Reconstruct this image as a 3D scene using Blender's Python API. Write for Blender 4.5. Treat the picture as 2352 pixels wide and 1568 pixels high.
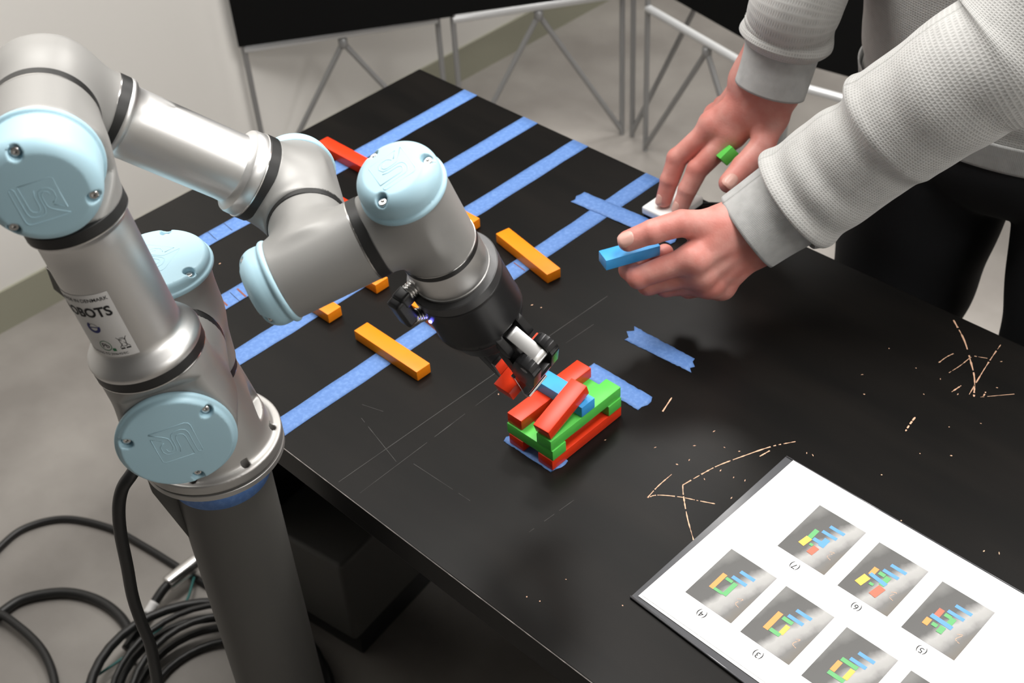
import bpy, bmesh, math, random
import numpy as np
from mathutils import Vector, Matrix
random.seed(7); rng = np.random.default_rng(7)
for o in list(bpy.data.objects): bpy.data.objects.remove(o, do_unlink=True)
scn = bpy.context.scene; COL = scn.collection
PI = math.pi
# ------------------------------------------------------------------ camera
W, H, FPX = 2352, 1568, 2990.64
CAM = np.array([1.27040952, -1.05496242, 0.9])
RC = np.array([[0.71678145, -0.42649920, 0.55165459], [0.69536856, 0.49601412, -0.52003131], [-0.05183553, 0.75635205, 0.65210785]])
cd = bpy.data.cameras.new('camera'); cam = bpy.data.objects.new('camera', cd); COL.objects.link(cam)
cd.sensor_width = 22.3; cd.lens = FPX / W * 22.3; cd.clip_start = .05; cd.clip_end = 60
m4 = Matrix.Identity(4)
for i in range(3):
    for j in range(3): m4[i][j] = RC[i][j]
    m4[i][3] = CAM[i]
cam.matrix_world = m4
cd.dof.use_dof = True; cd.dof.focus_distance = 1.12; cd.dof.aperture_fstop = 6.3
scn.camera = cam
# ------------------------------------------------------------------ light
wd = bpy.data.worlds.new('room_ambience'); scn.world = wd; wd.use_nodes = True
wd.node_tree.nodes['Background'].inputs[0].default_value = (1.0, .97, .93, 1); wd.node_tree.nodes['Background'].inputs[1].default_value = .25
def area(name, loc, size, power, col=(1, .975, .94), aim=None):
    d = bpy.data.lights.new(name, 'AREA'); d.shape = 'RECTANGLE'; d.size, d.size_y = size; d.energy = power; d.color = col
    o = bpy.data.objects.new(name, d); COL.objects.link(o); o.location = loc
    return o
area('ceiling_light', (1.0, .2, 1.95), (.6, 1.2), 31)
area('ceiling_light', (-.2, -.25, 1.95), (.6, 1.2), 28)
area('ceiling_light', (1.6, 1.6, 1.95), (.6, 1.2), 24)
area('ceiling_light', (-.3, 1.7, 1.95), (.6, 1.2), 30)
area('ceiling_light', (3.0, .1, 1.95), (.6, 1.2), 34)
vs = scn.view_settings; vs.view_transform = 'Standard'; vs.look = 'None'; vs.gamma = 1; vs.use_curve_mapping = False; vs.exposure = .33
# ------------------------------------------------------------------ helpers
def V(*a): return np.array(a if len(a) > 1 else a[0], float)
def nrm(v): v = V(v); return v / np.linalg.norm(v)
def ray(u, v): return RC @ V((u - W / 2) / FPX, -(v - H / 2) / FPX, -1.)
def at(u, v, z):                                   # the point of height z seen at a pixel of the photograph
    d = ray(u, v); return CAM + d * ((z - CAM[2]) / d[2])
def atd(u, v, D): return CAM + nrm(ray(u, v)) * D
def on_plane(u, v, p, n): d = ray(u, v); return CAM + d * (((V(p) - CAM) @ V(n)) / (d @ V(n)))
def frame(ax, hint=(.3, .5, .81)):
    ax = nrm(ax); h = V(hint); t = h - ax * (h @ ax)
    if np.linalg.norm(t) < 1e-4: t = np.cross(ax, (1, 0, 0))
    t = nrm(t); return t, np.cross(ax, t), ax
def mesh(name, vs_, fs, mat=None, smooth=True, uv=None, autosmooth=None):
    me = bpy.data.meshes.new(name)
    if isinstance(vs_, np.ndarray) and isinstance(fs, np.ndarray):
        nv, nf, k = len(vs_), len(fs), fs.shape[1]
        me.vertices.add(nv); me.vertices.foreach_set('co', np.ascontiguousarray(vs_, np.float32).ravel())
        me.loops.add(nf * k); me.loops.foreach_set('vertex_index', np.ascontiguousarray(fs, np.int32).ravel())
        me.polygons.add(nf); me.polygons.foreach_set('loop_start', np.arange(0, nf * k, k, dtype=np.int32))
        me.update(calc_edges=True)
    else:
        me.from_pydata([tuple(map(float, v)) for v in vs_], [], [tuple(map(int, f)) for f in fs])
    me.validate()
    if uv is not None:
        l = me.uv_layers.new(name='UVMap'); idx = np.empty(len(me.loops), np.int32); me.loops.foreach_get('vertex_index', idx)
        l.data.foreach_set('uv', np.ascontiguousarray(np.asarray(uv, np.float32)[idx]).ravel())
    me.polygons.foreach_set('use_smooth', [bool(smooth)] * len(me.polygons))
    if autosmooth is not None:
        try: me.set_sharp_from_angle(angle=math.radians(autosmooth))
        except Exception: pass
    if mat: me.materials.append(mat)
    return me
def obj(name, me, parent=None, loc=None, M=None):
    o = bpy.data.objects.new(name, me); COL.objects.link(o)
    if parent is not None: o.parent = parent
    if loc is not None: o.location = loc
    if M is not None: o.matrix_world = M
    return o
def tag(o, label=None, cat=None, group=None, kind=None):
    if label: o['label'] = label
    if cat: o['category'] = cat
    if group: o['group'] = group
    if kind: o['kind'] = kind
    return o
def empty(name, loc=(0, 0, 0)):
    o = bpy.data.objects.new(name, None); COL.objects.link(o); o.location = tuple(map(float, loc)); o.empty_display_size = .05; return o
def join(parts):
    vs_, fs, n = [], [], 0
    for v, f in parts:
        vs_ += [tuple(a) for a in v]; fs += [tuple(int(i) + n for i in a) for a in f]; n = len(vs_)
    return vs_, fs
def lathe(prof, o=(0, 0, 0), ax=(0, 0, 1), n=64, cap=True, hint=(.3, .5, .81)):
    t, b, a = frame(ax, hint); o = V(o); vs_, fs = [], []
    for s, r in prof:
        for i in range(n):
            th = 2 * PI * i / n; vs_.append(o + a * s + (t * math.cos(th) + b * math.sin(th)) * r)
    for j in range(len(prof) - 1):
        for i in range(n):
            i2 = (i + 1) % n; fs.append((j * n + i, j * n + i2, (j + 1) * n + i2, (j + 1) * n + i))
    if cap:
        fs.append(tuple(range(n - 1, -1, -1))); fs.append(tuple((len(prof) - 1) * n + i for i in range(n)))
    return vs_, fs
def catmull(pts, k=8):
    P = [V(p) for p in pts]; P = [2 * P[0] - P[1]] + P + [2 * P[-1] - P[-2]]; out = []
    for i in range(1, len(P) - 2):
        for j in range(k):
            t = j / k; a, b, c, d = P[i - 1:i + 3]
            out.append(.5 * (2 * b + (c - a) * t + (2 * a - 5 * b + 4 * c - d) * t * t + (3 * b - a - 3 * c + d) * t ** 3))
    out.append(P[-2]); return out
def sweep(path, rad, n=12, cap=True, uv=False, hint=(.2, .3, .9), ell=None, closed=False):
    """tube along a path; rad is a number, a list, or f(i, s, theta); ell = (ex, ey) stretch"""
    P = [V(p) for p in path]; m = len(P); vs_, fs, uvs = [], [], []
    L = [0.]
    for i in range(1, m): L.append(L[-1] + np.linalg.norm(P[i] - P[i - 1]))
    t0 = None
    for i in range(m):
        if closed: tan = nrm(P[(i + 1) % m] - P[i - 1])
        else: tan = nrm(P[min(i + 1, m - 1)] - P[max(i - 1, 0)])
        if t0 is None: t0 = frame(tan, hint)[0]
        t0 = nrm(t0 - tan * (t0 @ tan)); b = np.cross(tan, t0)
        for k in range(n + (1 if uv else 0)):
            th = 2 * PI * k / n
            r = rad(i, L[i], t0 * math.cos(th) + b * math.sin(th)) if callable(rad) else (rad[i] if isinstance(rad, (list, tuple, np.ndarray)) else rad)
            ex, ey = ell(i) if callable(ell) else (ell or (1, 1))
            vs_.append(P[i] + t0 * (math.cos(th) * r * ex) + b * (math.sin(th) * r * ey)); uvs.append((th, L[i]))
    w = n + (1 if uv else 0)
    rng_ = range(m if closed else m - 1)
    for i in rng_:
        for k in range(n):
            k2 = k + 1 if uv else (k + 1) % n; i2 = (i + 1) % m
            fs.append((i * w + k, i * w + k2, i2 * w + k2, i2 * w + k))
    if cap and not closed: fs.append(tuple(range(n - 1, -1, -1))); fs.append(tuple((m - 1) * w + k for k in range(n)))
    return (vs_, fs, uvs) if uv else (vs_, fs)
def rbox(sx, sy, sz, bev=.0008, seg=2):
    bm = bmesh.new(); bmesh.ops.create_cube(bm, size=1)
    for v in bm.verts: v.co = Vector((v.co.x * sx, v.co.y * sy, v.co.z * sz))
    if bev > 0: bmesh.ops.bevel(bm, geom=bm.edges[:], offset=bev, segments=seg, profile=.6, affect='EDGES')
    bm.verts.ensure_lookup_table(); vs_ = [tuple(v.co) for v in bm.verts]; fs = [[v.index for v in f.verts] for f in bm.faces]; bm.free(); return vs_, fs
def xf(vf, M):
    M = np.array(M, float); return [M[:3, :3] @ V(v) + M[:3, 3] for v in vf[0]], vf[1]
def basis(o, x, y, z):
    M = np.eye(4); M[:3, 0] = x; M[:3, 1] = y; M[:3, 2] = z; M[:3, 3] = o; return M
def prism(poly, o, ex, ey, ez, z0, z1, bev=0.0006):
    """polygon (list of 2d points in ex, ey) extruded from z0 to z1 along ez"""
    bm = bmesh.new(); vs_ = [bm.verts.new(tuple(map(float, V(o) + V(ex) * a + V(ey) * b + V(ez) * z0))) for a, b in poly]
    f = bm.faces.new(vs_); r = bmesh.ops.extrude_face_region(bm, geom=[f])
    d = Vector(tuple(V(ez) * (z1 - z0)))
    for e in r['geom']:
        if isinstance(e, bmesh.types.BMVert): e.co += d
    bmesh.ops.recalc_face_normals(bm, faces=bm.faces[:])
    if bev: bmesh.ops.bevel(bm, geom=bm.edges[:], offset=bev, segments=2, profile=.6, affect='EDGES')
    bm.verts.ensure_lookup_table(); vv = [tuple(v.co) for v in bm.verts]; ff = [[v.index for v in f.verts] for f in bm.faces]; bm.free(); return vv, ff
# signed distance shapes meshed with surface nets
def seg_t(p, a, b): a = V(a); b = V(b); ab = b - a; return np.clip((p - a) @ ab / (ab @ ab), 0, 1), ab, a
def sd_cap(p, a, b, ra, rb):
    t, ab, a = seg_t(p, a, b); return np.linalg.norm(p - a - t[:, None] * ab, axis=1) - (ra + (rb - ra) * t)
def sd_cyl(p, o, ax, s0, s1, r, rd=.002):
    ax = nrm(ax); q = p - V(o); s = q @ ax; rr = np.linalg.norm(q - s[:, None] * ax, axis=1)
    dx = rr - r + rd; dy = np.abs(s - (s0 + s1) / 2) - (s1 - s0) / 2 + rd
    return np.minimum(np.maximum(dx, dy), 0) + np.hypot(np.maximum(dx, 0), np.maximum(dy, 0)) - rd
def sd_cone(p, o, ax, s0, s1, r0, r1):
    ax = nrm(ax); q = p - V(o); s = q @ ax; rr = np.linalg.norm(q - s[:, None] * ax, axis=1)
    t = np.clip((s - s0) / (s1 - s0), 0, 1); c = 1 / math.hypot(1, (r1 - r0) / (s1 - s0))
    return np.maximum((rr - (r0 + (r1 - r0) * t)) * c, np.maximum(s0 - s, s - s1))
def sd_box(p, o, ex, ey, ez, h, rd=.003):
    q = p - V(o); d = np.stack([np.abs(q @ V(e)) - hh + rd for e, hh in zip((ex, ey, ez), h)], 1)
    return np.minimum(d.max(1), 0) + np.linalg.norm(np.maximum(d, 0), axis=1) - rd
def sd_ell(p, o, ex, ey, ez, h):
    q = p - V(o); k = np.stack([q @ V(e) / hh for e, hh in zip((ex, ey, ez), h)], 1); k0 = np.linalg.norm(k, axis=1)
    k1 = np.linalg.norm(k / V(h), axis=1) + 1e-9; return k0 * (k0 - 1) / k1
def smin(a, b, k):
    h = np.maximum(k - np.abs(a - b), 0) / k; return np.minimum(a, b) - h * h * k * .25
def smax(a, b, k): return -smin(-a, -b, k)
def nets(fn, lo, hi, res, it=4):
    lo, hi = V(lo), V(hi); n = np.ceil((hi - lo) / res).astype(int) + 1
    ax = [lo[i] + res * np.arange(n[i]) for i in range(3)]
    g = np.stack(np.meshgrid(*ax, indexing='ij'), -1).reshape(-1, 3); val = np.empty(len(g))
    kb = 4; nb = -(-n // kb); cg = np.stack(np.meshgrid(*[lo[i] + res * (np.arange(nb[i]) * kb + (kb - 1) / 2) for i in range(3)], indexing='ij'), -1).reshape(-1, 3)
    cv = fn(cg).reshape(nb); full = np.repeat(np.repeat(np.repeat(cv, kb, 0), kb, 1), kb, 2)[:n[0], :n[1], :n[2]].ravel()
    val[:] = full; near = np.nonzero(np.abs(full) < 7 * res)[0]           # only cells near the surface are evaluated finely
    for i in range(0, len(near), 400000): val[near[i:i + 400000]] = fn(g[near[i:i + 400000]])
    ins = (val < 0).reshape(n); c = ins.astype(np.int8)
    sm = sum(c[i:n[0] - 1 + i, j:n[1] - 1 + j, k:n[2] - 1 + k] for i in (0, 1) for j in (0, 1) for k in (0, 1))
    act = (sm > 0) & (sm < 8); idx = -np.ones(act.shape, int); w = np.argwhere(act); idx[act] = np.arange(len(w))
    P = lo + (w + .5) * res
    for _ in range(it):
        d = fn(P); e = res * .2; gr = np.stack([(fn(P + np.eye(3)[i] * e) - fn(P - np.eye(3)[i] * e)) / (2 * e) for i in range(3)], 1)
        st = gr * (d / np.maximum((gr ** 2).sum(1), 1e-3))[:, None]; ln = np.linalg.norm(st, axis=1, keepdims=True)
        P = P - st * np.minimum(1, res * .8 / np.maximum(ln, 1e-12))
    F = []
    for a in range(3):
        b, c_ = (a + 1) % 3, (a + 2) % 3; s = [slice(None)] * 3; s2 = [slice(None)] * 3
        s[a] = slice(0, -1); s2[a] = slice(1, None); A = ins[tuple(s)]; B = ins[tuple(s2)]
        e = np.argwhere(A != B); keep = (e[:, b] > 0) & (e[:, c_] > 0) & (e[:, b] < n[b] - 1) & (e[:, c_] < n[c_] - 1); e = e[keep]; flip = A[tuple(e.T)]
        def q(db, dc):
            f = e.copy(); f[:, b] += db; f[:, c_] += dc; return idx[tuple(f.T)]
        Q = np.stack([q(-1, -1), q(0, -1), q(0, 0), q(-1, 0)], 1); Q[~flip] = Q[~flip][:, ::-1]; F.append(Q)
    return P, np.concatenate(F)
# ------------------------------------------------------------------ materials
def mat(name, col, rough=.5, metal=0., noise=None, bump=None, spec=.5, aniso=0, coat=0, emit=None, alpha=None, trans=0, sss=0, sheen=0):
    m = bpy.data.materials.new(name); m.use_nodes = True; nt = m.node_tree; b = nt.nodes['Principled BSDF']; I = b.inputs
    I['Base Color'].default_value = (*col, 1); I['Roughness'].default_value = rough; I['Metallic'].default_value = metal; I['Specular IOR Level'].default_value = spec
    if aniso: I['Anisotropic'].default_value = aniso
    if coat: I['Coat Weight'].default_value = coat; I['Coat Roughness'].default_value = .15
    if trans: I['Transmission Weight'].default_value = trans
    if alpha is not None: I['Alpha'].default_value = alpha
    if sheen: I['Sheen Weight'].default_value = sheen
    if sss: I['Subsurface Weight'].default_value = sss; I['Subsurface Radius'].default_value = (.012, .005, .003); I['Subsurface Scale'].default_value = .3
    if emit: I['Emission Color'].default_value = (*emit[0], 1); I['Emission Strength'].default_value = emit[1]
    N = nt.nodes.new; L = nt.links.new
    if noise or bump: tc = N('ShaderNodeTexCoord')
    if noise:                                     # (scale, other colour, detail, low, high, stretch)
        sc, c2, det, lo, hi, st = noise; mp = N('ShaderNodeMapping'); mp.inputs['Scale'].default_value = st; L(tc.outputs['Object'], mp.inputs[0])
        nz = N('ShaderNodeTexNoise'); nz.inputs['Scale'].default_value = sc; nz.inputs['Detail'].default_value = det; L(mp.outputs[0], nz.inputs['Vector'])
        rp = N('ShaderNodeMapRange'); rp.inputs[1].default_value = lo; rp.inputs[2].default_value = hi; L(nz.outputs[0], rp.inputs[0])
        mx = N('ShaderNodeMix'); mx.data_type = 'RGBA'; mx.inputs[6].default_value = (*col, 1); mx.inputs[7].default_value = (*c2, 1); L(rp.outputs[0], mx.inputs[0]); L(mx.outputs[2], I['Base Color'])
    if bump:                                      # (scale, strength, distance)
        nz2 = N('ShaderNodeTexNoise'); nz2.inputs['Scale'].default_value = bump[0]; nz2.inputs['Detail'].default_value = 3; L(tc.outputs['Object'], nz2.inputs['Vector'])
        bp_ = N('ShaderNodeBump'); bp_.inputs['Strength'].default_value = bump[1]; bp_.inputs['Distance'].default_value = bump[2]; L(nz2.outputs[0], bp_.inputs['Height']); L(bp_.outputs[0], I['Normal'])
    return m
def knit(name, col, waffle):
    m = mat(name, col, .9, sheen=.25); nt = m.node_tree; N = nt.nodes.new; L = nt.links.new; b = nt.nodes['Principled BSDF']
    uv = N('ShaderNodeUVMap'); sp = N('ShaderNodeSeparateXYZ'); L(uv.outputs[0], sp.inputs[0])
    def wave(out, per, pw):
        a = N('ShaderNodeMath'); a.operation = 'MULTIPLY'; a.inputs[1].default_value = 2 * PI / per; L(out, a.inputs[0])
        s = N('ShaderNodeMath'); s.operation = 'SINE'; L(a.outputs[0], s.inputs[0])
        t = N('ShaderNodeMath'); t.operation = 'MULTIPLY_ADD'; t.inputs[1].default_value = .5; t.inputs[2].default_value = .5; L(s.outputs[0], t.inputs[0]); return t.outputs[0]
    if waffle:
        w1 = wave(sp.outputs[0], .0029, 1); w2 = wave(sp.outputs[1], .0030, 1)
        mu = N('ShaderNodeMath'); mu.operation = 'MAXIMUM'; L(w1, mu.inputs[0]); L(w2, mu.inputs[1]); hgt = mu.outputs[0]
    else:
        hgt = wave(sp.outputs[0], .0016, 1)
    tc = N('ShaderNodeTexCoord'); nz = N('ShaderNodeTexNoise'); nz.inputs['Scale'].default_value = 90; nz.inputs['Detail'].default_value = 5; L(tc.outputs['Object'], nz.inputs['Vector'])
    mx = N('ShaderNodeMix'); mx.data_type = 'RGBA'; mx.inputs[6].default_value = (*[c * .68 for c in col], 1); mx.inputs[7].default_value = (*[min(1, c * 1.12) for c in col], 1)  # shade in the hollows of the knit is painted into the base colour
    ad = N('ShaderNodeMath'); ad.operation = 'MULTIPLY_ADD'; ad.inputs[1].default_value = .55 if waffle else .25; L(hgt, ad.inputs[0]); L(nz.outputs[0], ad.inputs[2]); ad.use_clamp = True
    L(ad.outputs[0], mx.inputs[0]); L(mx.outputs[2], b.inputs['Base Color'])
    bp_ = N('ShaderNodeBump'); bp_.inputs['Strength'].default_value = .3 if waffle else .2; bp_.inputs['Distance'].default_value = .0012; L(hgt, bp_.inputs['Height']); L(bp_.outputs[0], b.inputs['Normal']); return m
M = {}
M['table'] = mat('black_laminate', (.0052, .0049, .0046), .33, spec=.16, noise=(3.2, (.0095, .0082, .0072), 6, .4, .75, (1, 6, 1)), bump=(260, .05, .0006))
M['edge'] = mat('worn_edge', (.10, .09, .082), .6, noise=(60, (.30, .27, .25), 4, .45, .7, (1, 1, 1)))
M['tape'] = mat('blue_masking_tape', (.098, .215, .52), .62, noise=(220, (.155, .295, .62), 6, .45, .75, (1, 1, 1)), bump=(700, .35, .0004))
M['orange'] = mat('orange_painted_wood', (.95, .275, .008), .38, spec=.3, noise=(40, (.90, .25, .008), 3, .4, .8, (1, 1, 1)))
M['red'] = mat('red_painted_wood', (.86, .048, .011), .3, spec=.35, noise=(40, (.72, .04, .012), 3, .4, .8, (1, 1, 1)))
M['green'] = mat('green_painted_wood', (.115, .62, .095), .36, spec=.3, noise=(40, (.10, .55, .08), 3, .4, .8, (1, 1, 1)))
M['blue'] = mat('blue_painted_wood', (.065, .41, .88), .36, spec=.3, noise=(40, (.045, .33, .75), 3, .4, .8, (1, 1, 1)))
M['housing'] = mat('grey_satin_housing', (.315, .31, .30), .43, .22, bump=(900, .06, .0003))
M['alu'] = mat('turned_aluminium', (.68, .675, .668), .41, 1, aniso=.4)
M['alu2'] = mat('cast_aluminium', (.48, .47, .455), .44, .75, bump=(500, .08, .0004))
M['cap'] = mat('pale_blue_plastic', (.43, .65, .755), .42, spec=.4)
M['ring'] = mat('black_rubber_ring', (.014, .014, .014), .45)
M['black'] = mat('black_plastic', (.012, .012, .013), .38)
M['blackg'] = mat('black_anodised', (.02, .02, .021), .25, .3)
M['steel'] = mat('steel', (.72, .71, .70), .22, 1)
M['silver'] = mat('silver_link', (.86, .86, .86), .3, 1)
M['dark'] = mat('dark_recess', (.01, .01, .01), .6)
M['pedestal'] = mat('grey_powder_coat', (.10, .098, .092), .5, .2, bump=(900, .06, .0003))
M['cable'] = mat('black_cable', (.012, .012, .012), .42)
M['teal'] = mat('teal_wire', (.02, .13, .12), .5)
M['white'] = mat('white_plastic', (.86, .86, .85), .35)
M['label'] = mat('white_sticker', (.74, .73, .72), .45)
M['ink'] = mat('black_ink', (.01, .01, .012), .6)
M['inkb'] = mat('dark_blue_ink', (.02, .025, .16), .6)
M['inkg'] = mat('green_ink', (.02, .18, .07), .6)
M['led'] = mat('blue_led', (.1, .1, 1), .4, emit=((.12, .12, 1), 12))
M['floor'] = mat('polished_concrete', (.215, .198, .182), .42, noise=(5, (.31, .29, .268), 9, .36, .68, (1, 1, 1)), bump=(120, .04, .001))
M['wall'] = mat('off_white_wall', (.80, .78, .745), .65)
M['wall2'] = mat('dark_grey_wall', (.10, .10, .10), .7)
M['base'] = mat('greenish_vinyl_baseboard', (.31, .305, .235), .5)
M['ceil'] = mat('ceiling_paint', (.30, .30, .29), .8)
M['fabric'] = mat('black_fabric', (.006, .006, .006), .95, spec=.1)
M['tube'] = mat('grey_metal_tube', (.30, .30, .30), .4, .4)
M['bar'] = mat('pale_metal_tube', (.70, .71, .72), .35, .4)
M['paper'] = mat('white_paper', (.88, .88, .88), .7)
M['filmb'] = mat('plastic_sleeve_border', (.085, .087, .095), .16, spec=.9)
M['scratch'] = mat('bare_wood_scratch', (.72, .44, .29), .7)
M['scribe'] = mat('pale_scribe', (.045, .043, .04), .6)
M['brown'] = mat('brown_mark', (.24, .075, .05), .6)
M['skin'] = mat('skin', (.64, .235, .195), .47, sss=.12, noise=(38, (.73, .36, .31), 5, .4, .72, (1, 1, 1)), bump=(420, .22, .0009))
M['nail'] = mat('fingernail', (.70, .40, .34), .33)
M['knit'] = knit('grey_waffle_knit', (.52, .518, .505), True)
M['rib'] = knit('grey_ribbed_jersey', (.49, .495, .49), False)
M['jeans'] = mat('black_denim', (.0045, .005, .007), .85, bump=(700, .3, .0006))
M['hair'] = mat('dark_hair', (.03, .02, .013), .6)
M['box'] = mat('grey_equipment_box', (.07, .068, .063), .55)
# ------------------------------------------------------------------ setting
ZF = -.74
def quadbox(name, x0, x1, y0, y1, z0, z1, m, parent=None):
    v, f = rbox(x1 - x0, y1 - y0, z1 - z0, 0); me = mesh(name, v, f, m, False); return obj(name, me, parent, ((x0 + x1) / 2, (y0 + y1) / 2, (z0 + z1) / 2))
tag(quadbox('floor', -1.0, 4.2, -3.2, 4.2, ZF - .05, ZF, M['floor']), 'grey polished concrete floor', kind='structure')
tag(quadbox('wall_left', -1.02, -.92, -3.2, 4.2, ZF, 2.05, M['wall']), 'off-white wall', kind='structure')
tag(quadbox('wall_right', 4.2, 4.3, -3.2, 4.2, ZF, 2.05, M['wall']), 'off-white wall', kind='structure')
tag(quadbox('wall_back', -1.02, 4.3, 4.2, 4.3, ZF, 2.05, M['wall2']), 'dark grey wall', kind='structure')
tag(quadbox('wall_front', -1.02, 4.3, -3.3, -3.2, ZF, 2.05, M['wall2']), 'dark grey wall', kind='structure')
tag(quadbox('ceiling', -1.02, 4.3, -3.3, 4.3, 2.05, 2.1, M['ceil']), 'white ceiling', kind='structure')
tag(quadbox('baseboard_left', -.92, -.914, -3.2, 4.2, ZF, ZF + .088, M['base']), 'greenish grey vinyl baseboard', kind='structure')
# ------------------------------------------------------------------ table
DEPTH = .5985; TX = 1.42; TH = .034
tab = empty('table', (.7, -DEPTH / 2, ZF)); tag(tab, 'black table with scuffed top, long blue tape stripes across it', 'table')
TI = Matrix.Translation((-.7, DEPTH / 2, -ZF))
def tpart(name, me, smooth=False): o = obj(name, me, tab); o.location = (-.7, DEPTH / 2, -ZF); return o
v, f = rbox(TX, DEPTH, TH, .0012); me = mesh('table_top', xf((v, f), basis((TX / 2, -DEPTH / 2, -TH / 2), (1, 0, 0), (0, 1, 0), (0, 0, 1)))[0], f, M['table'], False); tpart('table_top', me)
v, f = rbox(TX, .0008, .0006, 0); me = mesh('worn_edge', xf((v, f), basis((TX / 2, -DEPTH - .0001, -.0004), (1, 0, 0), (0, 1, 0), (0, 0, 1)))[0], f, M['edge'], False); tag(tpart('worn_edge', me), 'chipped pale front edge')
for lx, ly in ((.035, -.05), (TX - .07, -.07), (.035, -.450), (TX - .07, -DEPTH + .07)):
    v, f = rbox(.05, .05, -ZF - TH, .003); me = mesh('leg', xf((v, f), basis((lx, ly, (ZF - TH) / 2), (1, 0, 0), (0, 1, 0), (0, 0, 1)))[0], f, M['black'], False); tpart('leg', me)
for nm, (sx, sy, sz), c_ in (('added_back_panel', (TX - .16, .016, .42), (TX / 2, -.06, -TH - .212)), ('added_side_panel', (.014, .36, .66), (.012, -.245, -TH - .332)), ('added_side_panel', (.016, DEPTH - .16, .66), (TX - .045, -DEPTH / 2, -TH - .332))):  # panels added below the top to deepen the shade under the table
    v, f = rbox(sx, sy, sz, .002); tpart(nm, mesh(nm, xf((v, f), basis(c_, (1, 0, 0), (0, 1, 0), (0, 0, 1)))[0], f, M['black'], False))
# scratches: bare wood showing through, thin ribbons lying on the top
def ribbon(pts, w, z=.00025, jag=.35):
    P = catmull([V(*p, z) if len(p) == 2 else V(p) for p in pts], 10); vs_, fs = [], []
    for i, p in enumerate(P):
        t = nrm(P[min(i + 1, len(P) - 1)] - P[max(i - 1, 0)]); n = V(-t[1], t[0], 0); ww = w * (1 + jag * rng.normal()) * .5
        ww = max(ww, w * .12); vs_ += [p + n * ww, p - n * ww]
    for i in range(len(P) - 1):
        if jag < .3 or rng.random() < .86: fs.append((2 * i, 2 * i + 1, 2 * i + 3, 2 * i + 2))
    return vs_, fs
SC = [([(1487, 1143), (1512, 1116), (1543, 1089)], .0010), ([(1487, 1143), (1510, 1137), (1560, 1141), (1600, 1149), (1642, 1157)], .0009),
      ([(1827, 1014), (1770, 1026), (1700, 1050), (1650, 1069), (1615, 1087), (1568, 1114)], .0011), ([(1568, 1114), (1570, 1140), (1579, 1190), (1593, 1240)], .0010),
      ([(2190, 735), (2214, 780), (2228, 825), (2238, 868), (2237, 911)], .0014), ([(2301, 788), (2276, 824), (2252, 862), (2226, 906)], .0010),
      ([(2156, 833), (2174, 820), (2190, 812)], .0011), ([(2180, 856), (2205, 840), (2230, 820)], .0008), ([(2238, 818), (2268, 823)], .0008), ([(1522, 945), (1543, 913)], .0014),
      ([(2080, 990), (2090, 974), (2102, 958)], .0016), ([(2252, 912), (2330, 905)], .0005), ([(2186, 900), (2210, 884)], .0012), ([(1745, 1048), (1768, 1035)], .0010), ([(2258, 912), (2264, 900)], .0014)]
parts = [ribbon([at(*p, 0)[:2] for p in pts], w) for pts, w in SC]
for (u_, v_) in [(1505, 1027), (1595, 1023), (1640, 990), (1664, 1027), (1555, 1066), (1583, 1056), (1655, 1080), (1618, 1100), (1685, 1096), (1711, 1103), (1680, 1143), (1698, 1036), (1853, 1040), (1867, 1045), (2025, 1090), (2113, 1041), (2185, 1046), (2104, 845), (2200, 905), (1985, 905), (2042, 800), (1980, 860), (2122, 905), (2160, 870), (2253, 972), (2180, 980), (1390, 1010), (1160, 690), (1243, 706), (1222, 700), (2300, 830), (2290, 890), (1430, 1390), (1240, 1380), (1210, 1370), (1300, 1330), (2070, 1195), (2130, 1265), (2260, 1265), (2295, 1270), (1145, 905), (940, 860), (505, 605)]:
    c = at(u_, v_, .00025); a = rng.random() * PI; l = .0007 + .0012 * rng.random(); s = .0004 + .0004 * rng.random()
    e1 = V(math.cos(a), math.sin(a), 0) * l; e2 = V(-math.sin(a), math.cos(a), 0) * s
    parts.append(([c + e1, c + e2, c - e1, c - e2], [(0, 1, 2, 3)]))
v, f = join(parts); tag(tpart('scratches', mesh('scratches', v, f, M['scratch'], False)), 'bare wood scratches and chips', kind='stuff')
parts = [ribbon([(.5262, -.592), (.530, -.42), (.5357, -.214)], .0006, .0002, .2), ribbon([(.5524, -.588), (.551, -.48), (.5504, -.396), (.556, -.26)], .0005, .0002),
         ribbon([at(830, 960, 0)[:2], at(910, 1060, 0)[:2]], .0004, .0002), ribbon([at(1215, 1222, 0)[:2], at(1330, 1140, 0)[:2]], .0004, .0002), ribbon([at(950, 1065, 0)[:2], at(1080, 1150, 0)[:2]], .0004, .0002), ribbon([at(820, 925, 0)[:2], at(880, 945, 0)[:2]], .0004, .0002)]
for v, f in parts: tpart('scribed_line', mesh('scribed_line', v, f, M['scribe'], False))['label'] = 'faint pale scribed line'
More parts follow.
